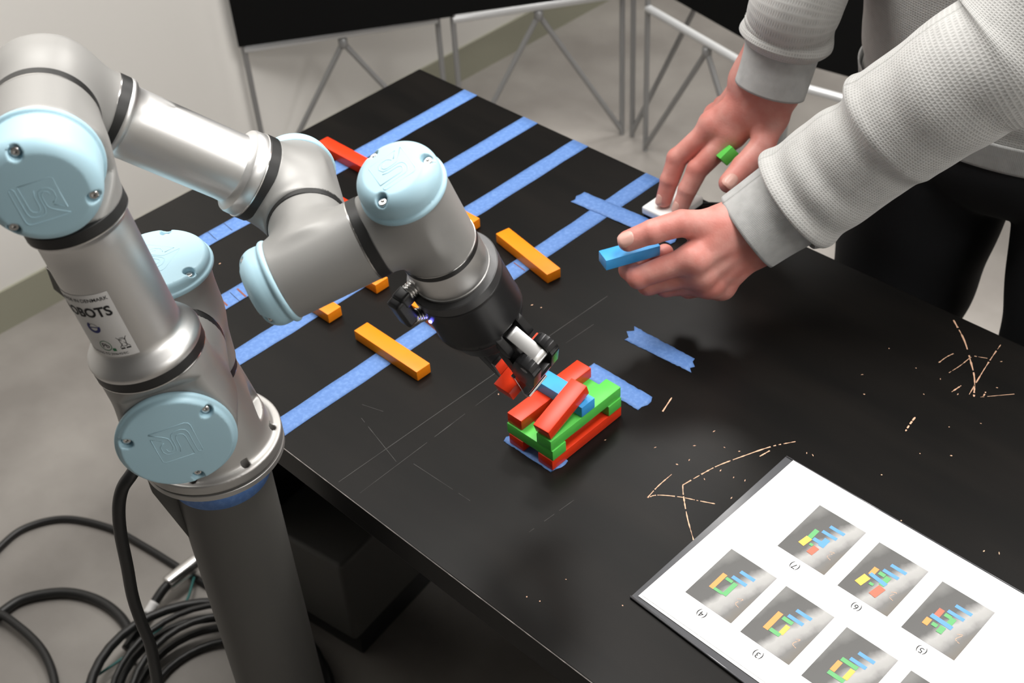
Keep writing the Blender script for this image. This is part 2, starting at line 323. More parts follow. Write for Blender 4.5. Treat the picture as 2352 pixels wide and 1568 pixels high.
# tape
def tape(name, pts, label, wid=None, torn=True, group=None, z=.0001):
    """strip from a closed outline with slightly torn short ends"""
    P = [V(*p) for p in pts]; n = 26; vs_, fs = [], []
    a0, a1, b0, b1 = P[0], P[1], P[3], P[2]      # long edge a0->a1, other long edge b0->b1
    for i in range(n + 1):
        t = i / n; wv = .0003 * rng.normal(size=2)
        pa, pb = a0 + (a1 - a0) * t, b0 + (b1 - b0) * t; n_ = nrm(np.append(pb - pa, 0))[:2]
        for k in range(5):
            q = pa + (pb - pa) * (k / 4)
            if k == 0: q = q + n_ * wv[0]
            if k == 4: q = q + n_ * wv[1]
            if torn and i in (0, n): q = q + nrm(a1 - a0) * .0025 * rng.normal()
            vs_.append((q[0], q[1], z + .00025 + .00012 * rng.normal() * (i not in (0, n))))
    for i in range(n):
        for k in range(4): fs.append((i * 5 + k, i * 5 + k + 1, i * 5 + k + 6, i * 5 + k + 5))
    c = V(np.mean(vs_, 0)); c[2] = z
    me = mesh(name, [V(q) - c for q in vs_], fs, M['tape'], True); o = obj(name, me, None, tuple(c))
    md = o.modifiers.new('thickness', 'SOLIDIFY'); md.thickness = .0002; md.offset = 1
    return tag(o, label, 'tape', group or 'blue tape on the table')
S = {}
for k, (xa, xb, lab) in dict(s1=(.0916, .1166, 'long blue tape stripe across table, farthest from the robot base'), s2=(.2041, .2295, 'long blue tape stripe across table, second from the back corner'), s3=(.2927, .3180, 'long blue tape stripe across table, third from the back corner'), s4=(.4132, .4376, 'long blue tape stripe across table, nearest the block tower')).items():
    S[k] = tape('tape_strip', [(xa, -.0004), (xa, -DEPTH + .001), (xb, -DEPTH + .001), (xb, -.0004)], lab, torn=False)
tape('tape_strip', [(.5945, -.2345), (.672, -.234), (.677, -.2530), (.5975, -.2580)], 'short torn piece of blue tape alone to the right of the block tower')
tape('tape_strip', [(.5970, -.3065), (.6755, -.3070), (.6775, -.3306), (.6005, -.3290)], 'short torn piece of blue tape just behind the block tower')
tape('tape_strip', [(.6065, -.4265), (.6725, -.4280), (.6722, -.4495), (.6050, -.4495)], 'short blue tape mostly hidden under the block tower')
tape('tape_strip', [(.384, -.0805), (.53, -.0700), (.53, -.0960), (.3815, -.1065)], 'blue tape laid crosswise toward the white button box', z=.0005)
for (u_, v_, l, w_, mt) in [(555, 672, .02, .0022, 'brown'), (512, 692, .02, .0022, 'brown'), (540, 682, .023, .0006, 'ink'), (487, 541, .024, .0006, 'ink'), (522, 519, .024, .0006, 'ink'), (505, 700, .018, .0006, 'ink'), (1193, 612, .02, .0012, 'brown'), (990, 748, .02, .0018, 'brown')]:  # thin brown and black marks lying on the tape stripes
    c = at(u_, v_, .0006); st = S['s1' if v_ < 560 else 's4' if u_ > 900 else 's2']
    v, f = rbox(l, w_, .00008, 0); o = obj('tape_mark', mesh('tape_mark', xf((v, f), basis(c - V(st.location), nrm((1, -.12, 0)), nrm((.12, 1, 0)), (0, 0, 1)))[0], f, M[mt], False), st)
# ------------------------------------------------------------------ blocks
BW, BH = .0187, .0125
BM = {}
def block(colour, L, loc, ex, label, group, ez=(0, 0, 1)):
    key = (colour, L)
    if key not in BM: v, f = rbox(L, BW, BH, .0009, 2); BM[key] = mesh(colour + '_block', v, f, M[colour], True, autosmooth=50)
    ex = nrm(ex); ez = V(ez); ez = nrm(ez - ex * (ez @ ex)); o = bpy.data.objects.new(colour + '_block', BM[key]); COL.objects.link(o)
    o.matrix_world = Matrix(basis(loc, ex, np.cross(ez, ex), ez).tolist()); return tag(o, label, 'block', group)
gO = 'orange blocks set out on the table'; gR = 'red blocks set out on the table'; gT = 'blocks built into the tower'
zb = BH / 2 + .0006
block('orange', .1, (.4235, -.2227, zb), (1, -.185, 0), 'orange block fully in view, lying askew left of the blue block in hand', gO)
block('orange', .1, (.4296, -.4362, zb), (1, -.012, 0), 'orange block fully in view across the nearest tape stripe', gO)
block('orange', .1, (.2885, -.3690, zb), (1, .0, 0), 'orange block under the robot wrist, only its end past the middle of the grey cylinder', gO)
block('orange', .1, (.2875, -.4370, zb), (1, .0, 0), 'orange block with its end showing beside the left blue wrist cap', gO)
block('orange', .1, (.4255, -.3660, zb), (1, .0, 0), 'orange block mostly hidden behind the gripper cable plug', gO)
block('orange', .1, (.4262, -.2990, zb), (1, .0, 0), 'orange block behind the gripper, a sliver at its right side', gO)
block('orange', .1, (.2868, -.2225, zb), (1, .0, 0), 'orange block whose end peeks out right of the upper wrist joint', gO)
block('red', .1, (.1050, -.2215, zb), (1, .0, 0), 'red block lying between the two wrist joints at the back', gR)
block('red', .1, (.2150, -.2985, zb), (1, .0, 0), 'red block nearly hidden behind the black wrist ring', gR)
x0, x1 = .6105, .6695; yA, yB = -.4472, -.3472
l1 = zb
block('red', .1, (x1 - BW / 2, (yA + yB) / 2, l1), (0, 1, 0), 'long red block at the bottom of the tower, on its open right side', gT)
block('red', .1, (x0 + BW / 2 + .002, (yA + yB) / 2, l1), (0, 1, 0), 'long red block at the bottom of the tower, on its hidden left side', gT)
l2 = l1 + BH + .0001
block('green', .06, ((x0 + x1) / 2, yA + BW / 2 + .0006, l2), (1, 0, 0), 'short green block across the near end of the tower', gT)
block('green', .06, ((x0 + x1) / 2, yB - BW / 2 - .0006, l2), (1, 0, 0), 'short green block across the far end of the tower', gT)
l3 = l2 + BH + .0001
block('green', .1, (x1 - BW / 2 - .0008, (yA + yB) / 2, l3), (0, 1, 0), 'long green block on the upper right side of the tower', gT)
block('red', .1, (x0 + BW / 2 - .0005, (yA + yB) / 2 + .002, l3), (0, 1, 0), 'long red block on the upper left side, passing under the blue block', gT)
l4 = l3 + BH + .0001
block('blue', .06, ((x0 + x1) / 2 - .0012, -.3945, l4), (1, 0, 0), 'blue block laid across the top of the tower', gT)
pf, pb = V(.6580, -.4460, l3 + BH / 2), V(.6548, -.3880, l4 + BH / 2)
d_ = nrm(pb - pf); nn = nrm(np.cross(np.cross(d_, (0, 0, 1)), d_)); t_ = (-.4040 - pf[1]) / d_[1]
pt = V(pf[0] + d_[0] * t_, -.4040, l4 + BH / 2); d2_ = nrm(pt - pf); n2 = nrm(np.cross(np.cross(d2_, (0, 0, 1)), d2_))
block('red', .06, pf + d2_ * (.03 + .0006) + n2 * (BH / 2 + .0002), d2_, 'red block leaning on top of the tower, tipped over the blue one', gT, n2)
# ------------------------------------------------------------------ robot arm
RB = V(.46157914, -.67447737, .07170017)
TR = np.array([[0.9997105615, -0.000115147, 0.0240578454], [-0.000115145, 0.9999541921, 0.0095708123], [-0.0240578454, -0.0095708123, 0.9996647536]])
rob = empty('robot_arm', RB); rob.rotation_euler = Matrix(TR.T.tolist()).to_euler(); tag(rob, 'silver and grey jointed robot arm with pale blue caps on a pedestal', 'robot arm')
u = V(.85496, -.51869, 0); w_ = V(.51869, .85496, 0); Zv = V(0, 0, 1)
O2 = V(0, 0, .1508); Sh = O2 + u * .122; dd = lambda t: math.cos(t) * Zv + math.sin(t) * w_
d2 = dd(-.1362); El = Sh + d2 * .2387; d3 = dd(2.2633); F0 = El - u * .0928; W1 = F0 + d3 * .2036; W2 = W1 + u * .0908; d5 = dd(1.2732); W3 = W2 + d5 * .0823
d6 = math.cos(1.8015) * u + math.sin(1.8015) * np.cross(d5, u)
def rp(name, me, parent=None): return obj(name, me, parent or rob)
def rlathe(name, prof, o, ax, m, parent=None, n=72, hint=(.3, .5, .81), sm=35):
    v, f = lathe(prof, o, ax, n, True, hint); return rp(name, mesh(name, v, f, m, True, autosmooth=sm), parent)
def rsdf(name, fn, pts, pad, res, m, parent=None):
    pts = np.array(pts); P, F = nets(fn, pts.min(0) - pad, pts.max(0) + pad, res); return rp(name, mesh(name, P, F, m, True), parent)
# base
HOLES = [49.3, -1.9, -50.4, 100, 150, 200, 250]
def f_base(p):
    d = sd_cyl(p, (0, 0, 0), Zv, 0, .0105, .0645, .0012)
    b = sd_cone(p, (0, 0, 0), Zv, .0, .090, .0585, .0395); d = smin(d, b, .004)
    for a in (57, 177, 297):                                   # screw pockets cut into the cone
        r = V(math.cos(math.radians(a)), math.sin(math.radians(a)), 0); c = r * .066 + Zv * .053
        d = smax(d, -sd_cyl(p, c, nrm(Zv + r * .12), -.024, .030, .0225, .002), .002)
    for a in HOLES:
        r = V(math.cos(math.radians(a)), math.sin(math.radians(a)), 0) * .0560; d = np.maximum(d, -sd_cyl(p, r, Zv, -.01, .016, .0036, .0003))
    return d
base = rsdf('base', f_base, [(-.065, -.065, 0), (.065, .065, .09)], .003, .00125, M['alu2']); tag(base, 'cast aluminium base flange')
for a in (57, 177, 297):
    r = V(math.cos(math.radians(a)), math.sin(math.radians(a)), 0); o_ = r * .0475 + Zv * .0275
    rlathe('screw', [(0, .0042), (.0024, .0042), (.003, .0036), (.003, .0019), (.001, .0018)], o_, Zv, M['steel'], base, 20)
# rings (black bands between the joints)
def ring(o, ax, s0, s1, r):
    s0 -= .0007; s1 += .0010
    rlathe('joint_ring', [(s0, r * .96), (s0, r + .0001), (s0 + .0005, r + .0005), (s1 - .0005, r + .0005), (s1, r + .0001), (s1, r * .96)], o, ax, M['ring'])
    rlathe('seal_edge', [(s0 - .0009, r * .97), (s0 - .0009, r + .0006), (s0, r + .0006), (s0, r * .97)], o, ax, M['steel'])
ring((0, 0, 0), Zv, .0885, .0955, .0402)
def cap(o, ax, lip, depth, r, hint, a0, flat=.86, scr_in=.80):
    """domed blue cover: rim lip, side wall, rounded shoulder, nearly flat face with three screw pockets"""
    o = V(o) + V(ax) * lip; ax = nrm(ax); t, b, _ = frame(ax, hint)
    A = [math.radians(a0 + 120 * i) for i in range(3)]
    def fn(p):
        q = p - o; s = q @ ax; rr = np.linalg.norm(q - s[:, None] * ax, axis=1)
        lipd = sd_cyl(p, o, ax, 0, .0050, r, .0022)
        rd = min(.013, depth * .55); body = sd_cyl(p, o, ax, -.004, depth, r * .945, rd)
        bulge = np.maximum(rr / r, 0) ** 2 * .0016                          # slightly crowned face
        body = np.maximum(body, (s - depth + bulge))
        d = smin(lipd, body, .0015)
        for a in A:
            c = (t * math.cos(a) + b * math.sin(a)); h_ = depth - .0075
            k = sd_cyl(p, o + c * r * scr_in, ax, h_, h_ + .03, .0043, .0008); k2 = sd_cap(p, o + c * r * scr_in + ax * (h_ + .005), o + c * r * (scr_in + .20) + ax * (h_ + .0085), .0036, .0046)
            d = smax(d, -smin(k, k2, .002), .001)
        return np.maximum(d, -s)
    pts = [o + t * r * i + b * r * j + ax * k for i in (-1, 1) for j in (-1, 1) for k in (0, depth)]
    co = rsdf('cap', fn, pts, .002, .0011, M['cap']); tag(co, 'pale blue plastic joint cap')
    for a in A:
        c = o + (t * math.cos(a) + b * math.sin(a)) * r * scr_in + ax * (depth - .0085)
        rlathe('screw', [(0, .0033), (.0030, .0033), (.0036, .0027), (.0036, .0014), (.0020, .0013)], c, ax, M['steel'], co, 16)
    return co, o + ax * (depth - .0003), t, b
# the emblem on the caps: thin raised outline of a square badge with two joined letters
LOGO = [[(.03, .98), (0, .93), (0, .12), (.03, .04), (.11, 0), (.98, 0), (1.0, .02), (.70, .22), (.62, .30), (.60, .40), (.60, .60), (.63, .68), (.70, .71), (.76, .68), (.78, .60)],
        [(.03, .98), (.10, .98), (.12, .93), (.12, .30), (.16, .20), (.26, .15), (.40, .15), (.50, .20), (.54, .30), (.54, .62), (.57, .74), (.70, .80), (.82, .76), (.88, .66), (.88, .5), (.82, .42), (.76, .39)],
        [(.22, 1.0), (.22, .40), (.25, .31), (.32, .27), (.38, .27), (.43, .31), (.45, .40), (.45, .66), (.50, .80)], [(.22, 1.0), (.94, 1.0), (1.0, .95), (1.0, .17), (.76, .33)]]
def logo(co, o, t, b, ax, size, ang, crown=.0):
    ca, sa = math.cos(math.radians(ang)), math.sin(math.radians(ang)); parts = []
    for ln in LOGO:
        pts = []
        for x, y in ln:
            x, y = (x - .5) * size, (y - .5) * size; X, Y = x * ca - y * sa, x * sa + y * ca
            pts.append(o + t * X + b * Y + nrm(ax) * (.00015 - .0016 * ((X * X + Y * Y) / crown ** 2)))
        parts.append(sweep(pts, .00042, 6, True))
    v, f = join(parts); tag(rp('emblem', mesh('emblem', v, f, M['cap'], True), co), 'raised outline badge of two joined letters')
# shoulder
R1 = .0405
rsdf('shoulder_housing', lambda p: smin(sd_cyl(p, O2, Zv, -.0553, .0480, .0415, .001), sd_cyl(p, O2, u, 0, .0435, .0395, .001), .012), [O2, O2 - Zv * .012, O2 + Zv * .006, O2 + u * .045], .0485, .0013, M['housing'])
c1, o1, t1, b1 = cap(O2, Zv, .0465, .0135, .0457, u, 43.5); logo(c1, o1, t1, b1, Zv, .031, 150, .0457)
ring(O2, u, .0435, .0500, .0395)
rsdf('shoulder_joint', lambda p: smax(smin(sd_cyl(p, Sh, u, -.0725, .0310, .0402, .001), sd_cyl(p, Sh, d2, 0, .0615, .0413, .001), .016), (p - Sh) @ u - .0285 - .83 * np.maximum((p - Sh) @ d2 - .046, 0), .004), [Sh - u * .073, Sh + u * .03, Sh + d2 * .02], .046, .0013, M['housing'])
c2, o2, t2, b2 = cap(Sh - w_ * .0050, u, .0285, .0105, .0448, d2, -56); logo(c2, o2 + t2 * .003, t2, b2, u, .031, 90, .0450)
ring(Sh, d2, .0622, .0690, .0416)
rlathe('upper_arm_tube', [(.0690, .0412), (.0698, .0421), (.0725, .0426), (.0745, .0420), (.0775, .0398), (.0815, .0362), (.0840, .0342), (.0860, .0331), (.0880, .03255), (.091, .0325), (.17, .0325), (.1815, .0325), (.1840, .0333), (.1858, .0349), (.1880, .0353), (.1889, .0350)], Sh, d2, M['alu'], None, 96)
ring(Sh, d2, .1889, .1957, .0354)
rsdf('elbow_housing', lambda p: smax(smin(sd_cyl(p, El, u, -.0405, .010, .0372, .001), sd_cyl(p, El, d2, -.0430, 0, .0355, .001), .022), (p - El) @ u - .0085 - 1.15 * np.maximum(-((p - El) @ d2) - .0225, 0), .006), [El - u * .02, El + u * .01, El - d2 * .006], .043, .0013, M['housing'])
c3, o3, t3, b3 = cap(El, u, .0085, .0430, .0395, d2, 4.0, scr_in=.78); logo(c3, o3 - t3 * .0035 + b3 * .0026, t3, b3, u, .028, -90, .0395)
ring(El, -u, .0405, .0475, .0368)
rsdf('forearm_elbow', lambda p: smin(sd_cap(p, F0, F0 + u * .012, .0366, .0366), smin(sd_cyl(p, F0, u, 0, .0450, .0366, .001), sd_cyl(p, F0, d3, 0, .0430, .0300, .001), .018), .012), [F0, F0 + u * .045, F0 + d3 * .016], .042, .0013, M['housing'])
ring(F0, d3, .0433, .0501, .0302)
rlathe('forearm_tube', [(.0501, .0302), (.0510, .0308), (.0535, .0308), (.0552, .0298), (.0565, .0278), (.0585, .0270), (.065, .0268), (.140, .0268), (.1450, .0272), (.1470, .0290), (.1490, .0322), (.1510, .0330), (.1585, .0333), (.1598, .0330)], F0, d3, M['alu'], None, 96)
ring(F0, d3, .1598, .1667, .0334)
rsdf('wrist_housing', lambda p: smin(sd_cyl(p, W1, u, -.0345, .0377, .0312, .001), sd_cyl(p, W1, d3, -.0366, 0, .0330, .001), .016), [W1 - V(.05, .05, .05), W1 + V(.05, .05, .05)], .004, .0013, M['housing'])
cap(W1, -u, .0335, .0205, .0328, d3, 60, scr_in=.78)
ring(W1, u, .0377, .0424, .0306)
rsdf('wrist_housing', lambda p: smin(sd_cyl(p, W2, d5, -.0290, .0390, .0306, .001), sd_cyl(p, W2, -u, 0, .0484, .0303, .001), .012), [W2 - V(.06, .06, .05), W2 + V(.05, .06, .05)], .004, .0013, M['housing'])
cap(W2, -d5, .0280, .0240, .0322, u, -19.3, scr_in=.78)
ring(W2, d5, .0390, .0458, .0303)
rsdf('wrist_housing', lambda p: smin(sd_cyl(p, W3, d6, -.0292, .0393, .0308, .001), sd_cyl(p, W3, -d5, 0, .0365, .0303, .001), .012), [W3 - V(.05, .05, .05), W3 + V(.05, .05, .05)], .004, .0013, M['housing'])
c6, o6, t6, b6 = cap(W3, -d6, .0285, .0245, .0325, d5, -8, scr_in=.76); logo(c6, o6, t6, b6, -d6, .027, 100, .0325)
ring(W3, d6, .0393, .0434, .0306)
flange = rlathe('tool_flange', [(.0434, .0306), (.0440, .0309), (.0690, .0312), (.0698, .0318), (.0722, .0318), (.0727, .0312)], W3, d6, M['alu'], None, 80)
# sticker on the upper arm (wrapped round the tube)
e1s, e2s = u, np.cross(d2, u); RT = .0325
def wrap(s, deg, dr): a = math.radians(deg); return Sh + d2 * s + (e1s * math.cos(a) + e2s * math.sin(a)) * (RT + dr)
vs_, fs = [], []; A0, A1, S0, S1 = -150., 4.2, .0885, .1456; na = 48
for i in range(na + 1):
    for s in (S0, S1): vs_.append(wrap(s, A0 + (A1 - A0) * i / na, .00022))
for i in range(na): fs.append((2 * i, 2 * i + 2, 2 * i + 3, 2 * i + 1))
stick = tag(rp('sticker', mesh('sticker', vs_, fs, M['label'], True)), 'white maker sticker with black lettering')
def text_mesh(txt, size, bold=0.):
    c = bpy.data.curves.new('txt', 'FONT'); c.body = txt; c.size = size; c.align_x = 'RIGHT'; c.offset = bold; c.resolution_u = 3
    o = bpy.data.objects.new('txt', c); COL.objects.link(o); bpy.context.view_layer.update()
    me = bpy.data.meshes.new_from_object(o.evaluated_get(bpy.context.evaluated_depsgraph_get())); bpy.data.objects.remove(o, do_unlink=True)
    v = [V(p.co) for p in me.vertices]; f = [tuple(p.vertices) for p in me.polygons]; bpy.data.meshes.remove(me); return v, f
def arc_text(txt, size, deg, s, m, bold=0., sx=1.):
    v, f = text_mesh(txt, size, bold); rp('lettering', mesh('lettering', [wrap(s + q[1], deg + math.degrees(q[0] * sx / RT), .00042) for q in v], f, m, False), stick)
def arc_poly(poly, deg, s, m, name='printed_mark'):
    rp(name, mesh(name, [wrap(s + y, deg + math.degrees(x / RT), .00040) for x, y in poly], [tuple(range(len(poly)))], m, False), stick)
def arc_ring(deg, s, r0, r1, a0, a1, m, n=28, name='printed_mark'):
    vv, ff = [], []
    for i in range(n + 1):
        a = math.radians(a0 + (a1 - a0) * i / n)
        for r in (r0, r1): vv.append(wrap(s + r * math.sin(a), deg + math.degrees(r * math.cos(a) / RT), .00041))
    for i in range(n): ff.append((2 * i, 2 * i + 1, 2 * i + 3, 2 * i + 2))
    rp(name, mesh(name, vv, ff, m, False), stick)
arc_text('MADE IN DENMARK', .0042, 1.5, .1395, M['ink'], .00003)
arc_text('UNIVERSAL ROBOTS', .0115, -1.5, .1262, M['ink'], .00035, .92)
arc_text('ACCORDING TO 2006/42/EC', .0028, -8, .0905, M['ink'])
arc_ring(-36, .1163, .0030, .0052, 120, 370, M['inkb']); arc_ring(-36, .1163, .0034, .0037, 10, 130, M['ink']); arc_poly([(-.0028, -.0003), (.0028, -.0003), (.0028, .0005), (-.0028, .0005)], -36, .1163, M['inkb'])
arc_ring(-33, .0992, .0042, .0047, 0, 360, M['inkg']); arc_text('Pb', .0060, -27.5, .0973, M['ink']); arc_poly([(.0, -.0014), (.0026, -.0014), (.0026, .0012), (.0, .0012)], -25.5, .0955, M['inkg'])
arc_poly([(-.0035, 0), (.0035, 0), (.0035, .0013), (-.0035, .0013)], -8, .0950, M['ink'])                                   # bar under the crossed-out bin
for pl_ in ([(-.0026, .0095), (.0026, .0095)], [(-.0022, .0095), (-.0015, .003)], [(.0022, .0095), (.0015, .003)], [(-.0015, .003), (.0015, .003)], [(-.0036, .0115), (.0036, .0022)], [(.0036, .0115), (-.0036, .0022)], [(-.0016, .0106), (.0016, .0106)]):
    (xa, ya), (xb, yb) = pl_; n_ = nrm((-(yb - ya), xb - xa)) * .00022
    arc_poly([(xa + n_[0], ya + n_[1]), (xb + n_[0], yb + n_[1]), (xb - n_[0], yb - n_[1]), (xa - n_[0], ya - n_[1])], -8, .0945, M['ink'])
# ---- gripper
kk = V(.01846, .93191, .36221); gg = V(.99870, 0, -.05091)
d6g = nrm(d6 + gg * .027 + kk * .015); kk = nrm(kk - d6g * (kk @ d6g)); gg = nrm(np.cross(d6g, kk)); gg = gg if gg[0] > 0 else -gg
G0 = W3 + d6 * .0727                                               # gripper s measured from here
rlathe('coupling_ring', [(0, .0330), (.0, .0368), (.0008, .0376), (.0095, .0376), (.0103, .0370), (.0103, .033)], G0, d6g, mat('dark_grey_coupling', (.09, .09, .092), .4, .6), None, 80)
def f_grip(p):
    d = sd_cyl(p, G0, d6g, .0103, .064, .0372, .0025)
    t = sd_cone(p, G0, d6g, .060, .084, .0370, .0300); d = smin(d, t, .003)
    for sg in (-1, 1): d = smax(d, -sd_box(p, G0 + d6g * .078 + gg * sg * .036, gg, kk, d6g, (.020, .0088, .020), .002), .002)
    return d
c_ = G0 + d6g * .045
gb = rsdf('gripper', f_grip, [c_ - V(.06, .06, .06), c_ + V(.06, .06, .06)], 0, .0013, M['black']); tag(gb, 'black two-finger gripper')
def link(name, poly, k0, k1, m, sgn, bev=.0008):
    v, f = prism([(a * sgn, s_) for a, s_ in poly], G0, gg, d6g, kk, k0, k1, bev); return rp(name, mesh(name, v, f, m, True, autosmooth=40), gb)
def stadium(a, b, ra, rb, n=8):
    a, b = V(a), V(b); t = nrm(b - a); ang = math.atan2(t[1], t[0]); P = []
    for i in range(n + 1): th = ang + PI / 2 + PI * i / n; P.append((a[0] + ra * math.cos(th), a[1] + ra * math.sin(th)))
    for i in range(n + 1): th = ang - PI / 2 + PI * i / n; P.append((b[0] + rb * math.cos(th), b[1] + rb * math.sin(th)))
    return P
KC, GA = .0, .0025                                                  # middle of the fingers along the hinge axis and across
M['pad'] = mat('polished_finger_pad', (.75, .74, .74), .18, 1)
for sgn in (1, -1):
    sh_ = lambda P: [(a + GA * sgn, s_) for a, s_ in P]
    A_, B_ = (.0325, .0695), (.0530, .0845); C_ = (.0400, .110)
    link('outer_link', sh_(stadium(A_, B_, .0052, .0062)), KC - .0064, KC + .0064, M['silver'], sgn)
    for sd in (-1, 1):
        kx = KC + sd * .0114; link('finger_side', sh_(stadium(B_, C_, .0105, .0120)), kx - .0047, kx + .0047, M['blackg'], sgn)
        link('knuckle', sh_(stadium((.028, .064), (.034, .076), .0070, .0060)), KC + sd * .0120 - .0032, KC + sd * .0120 + .0032, M['black'], sgn)
    link('inner_link', sh_(stadium((.015, .074), (.027, .130), .0072, .0078)), KC - .0120, KC + .0120, M['black'], sgn)
    link('finger_block', sh_([(.046, .102), (.0530, .107), (.0505, .115), (.0200, .164), (.0160, .1690), (.0140, .1690), (.0140, .140), (.028, .118)]), KC - .0118, KC + .0118, M['blackg'], sgn)
    link('finger_pad', sh_([(.0140, .140), (.0140, .1690), (.0205, .1645), (.0213, .1662), (.0140, .1722), (.0105, .1722), (.0094, .1705), (.0094, .140)]), KC - .0120, KC + .0120, M['pad'], sgn, .0004)
    v, f = lathe([(-.0162, .0034), (.0162, .0034)], G0 + gg * (B_[0] + GA * sgn) * sgn + d6g * B_[1] + kk * KC, kk, 20); rp('pin', mesh('pin', v, f, M['steel'], True, autosmooth=40), gb)
# cable plug between wrist and gripper
def gp(s, a, b): return G0 + d6g * s + gg * a + kk * b
v, f = join([xf(rbox(.0135, .0125, .029, .0032, 3), basis(gp(.0050, -.013, -.0468), gg, kk, d6g)), xf(rbox(.0130, .0125, .0125, .003, 3), basis(gp(-.0050, -.0125, -.0405), gg, kk, d6g))])
plug = rp('plug', mesh('plug', v, f, M['black'], True, autosmooth=40)); tag(plug, 'black right-angle cable plug')
def nut(p0, p1, r, n, ribs):
    p0, p1 = V(p0), V(p1); L = np.linalg.norm(p1 - p0); prof = []
    for i in range(ribs): prof += [(L * i / ribs, r * .93), (L * (i + .3) / ribs, r), (L * (i + .7) / ribs, r), (L * (i + 1) / ribs, r * .93)]
    v, f = lathe(prof, p0, p1 - p0, n); rp('knurled_nut', mesh('knurled_nut', v, f, M['steel'], True, autosmooth=30), plug)
nut(gp(-.006, -.010, -.025), gp(-.006, -.012, -.0365), .0068, 20, 5); nut(gp(.0175, -.0115, -.0440), gp(.0235, -.010, -.0355), .0060, 20, 4)
v, f = lathe([(0, .0042), (.010, .0042), (.011, .0036)], gp(.0205, -.010, -.0370), gp(.026, -.009, -.0300) - gp(.0205, -.010, -.0370), 20); rp('socket', mesh('socket', v, f, M['black'], True), plug)
v, f = lathe([(0, .0008), (.0006, .0016), (.0014, .0016), (.002, .0008)], gp(.0245, -.0010, -.0372), -kk, 12); tag(rp('indicator_light', mesh('indicator_light', v, f, M['led'], True), plug), 'glowing blue indicator light')
rob_M = Matrix(basis(RB, *(TR.T[:, i] for i in range(3))).tolist())
def r2w(p): return RB + TR.T @ V(p)
cb = r2w(G0 + d6g * .1615 + kk * .0080 + gg * GA); Rg = TR.T
block('red', .06, cb, Rg @ kk, 'short red block gripped between the robot fingers', 'blocks held up in the air', Rg @ (-d6g))
# ------------------------------------------------------------------ pedestal and cables
ped = empty('pedestal', (RB[0], RB[1], ZF)); tag(ped, 'grey metal column carrying the robot arm', 'pedestal')
hp = RB[2] - ZF - .0015
v, f = lathe([(.012, .0455), (hp - .006, .0455)], (0, 0, 0), n=72); obj('column', mesh('column', v, f, M['pedestal'], True, autosmooth=40), ped)
v, f = lathe([(hp - .006, .064), (hp - .0055, .0645), (hp - .0005, .0645), (hp, .064)], n=72); obj('top_plate', mesh('top_plate', v, f, M['alu2'], True, autosmooth=40), ped)
v, f = rbox(.30, .30, .012, .002); obj('foot_plate', mesh('foot_plate', [V(q) + V(0, 0, .006) for q in v], f, M['pedestal'], False), ped)
for a in (-106, 150):
    er = V(math.cos(math.radians(a)), math.sin(math.radians(a)), 0); et = V(-er[1], er[0], 0)
    v, f = prism([(.043, hp - .006), (.064, hp - .006), (.064, hp - .024), (.045, hp - .10), (.043, hp - .10)], (0, 0, 0), er, Zv, et, -.003, .003, .0005); obj('gusset', mesh('gusset', v, f, M['pedestal'], False), ped)
vs_, fs = [], []
for i in range(49):
    a = math.radians(-95 + 150 * i / 48)
    for zz in (hp - .0375, hp - .0075): vs_.append((.0459 * math.cos(a), .0459 * math.sin(a), zz))
for i in range(48): fs.append((2 * i, 2 * i + 2, 2 * i + 3, 2 * i + 1))
me = mesh('tape_band', vs_, fs, M['tape'], True); o = obj('tape_band', me, None, (RB[0], RB[1], ZF)); md = o.modifiers.new('thickness', 'SOLIDIFY'); md.thickness = .0003
tag(o, 'blue tape wrapped round the top of the grey column', 'tape')
def cable(name, pts, r, label, m='cable', cat='cable', n=12, k=8, group=None):
    v, f = sweep(catmull(pts, k), r, n); c = V(np.mean(v, 0)); o = obj(name, mesh(name, [V(q) - c for q in v], f, M[m], True), None, tuple(c)); return tag(o, label, cat, group)
hn = nrm(V(CAM[0] - RB[0], CAM[1] - RB[1], 0)); ex_ = r2w(V(-.004, -.060, .030)); pp = r2w(V(-.0018, -.078, .02))
cp = [ex_ + V(.004, .018, 0), ex_] + [on_plane(u_, v_, pp + hn * o_, hn) for u_, v_, o_ in ((300, 1092, .0), (281, 1122, .0), (273, 1165, 0), (277, 1225, 0), (292, 1300, 0), (305, 1370, .0), (325, 1430, .004), (345, 1480, .006), (357, 1540, .006), (370, 1620, .004), (385, 1740, 0.), (400, 1900, -.01))]
cable('power_cable', cp, .0058, 'thick black cable hanging from the robot base beside the column')
fl = lambda pts, z: [at(a, b, z) for a, b in pts]
cable('cable', fl([(-140, 1420), (-60, 1330), (0, 1256), (60, 1211), (150, 1191), (250, 1211), (330, 1253), (400, 1296), (470, 1340), (560, 1390)], ZF + .0062), .0058, 'thin black floor cable arching highest, from the left edge to the metal connector')
cable('cable', fl([(-120, 1520), (-60, 1460), (5, 1405), (60, 1373), (150, 1360), (225, 1378), (280, 1420), (305, 1475), (300, 1520)], ZF + .0085), .0080, 'thick black floor cable bending over in a rounded arch')
cable('cable', fl([(-70, 1430), (-10, 1408), (45, 1440), (95, 1490), (122, 1550), (128, 1620), (120, 1700)], ZF + .0205), .0068, 'black floor cable running down the lower left corner')
cable('thin_wire', fl([(446, 1325), (425, 1385), (370, 1440), (290, 1505), (200, 1568), (120, 1640)], ZF + .020), .0022, 'thin teal wire on the floor near the connector', 'teal', 'wire')
cc = at(520, 1640, ZF)
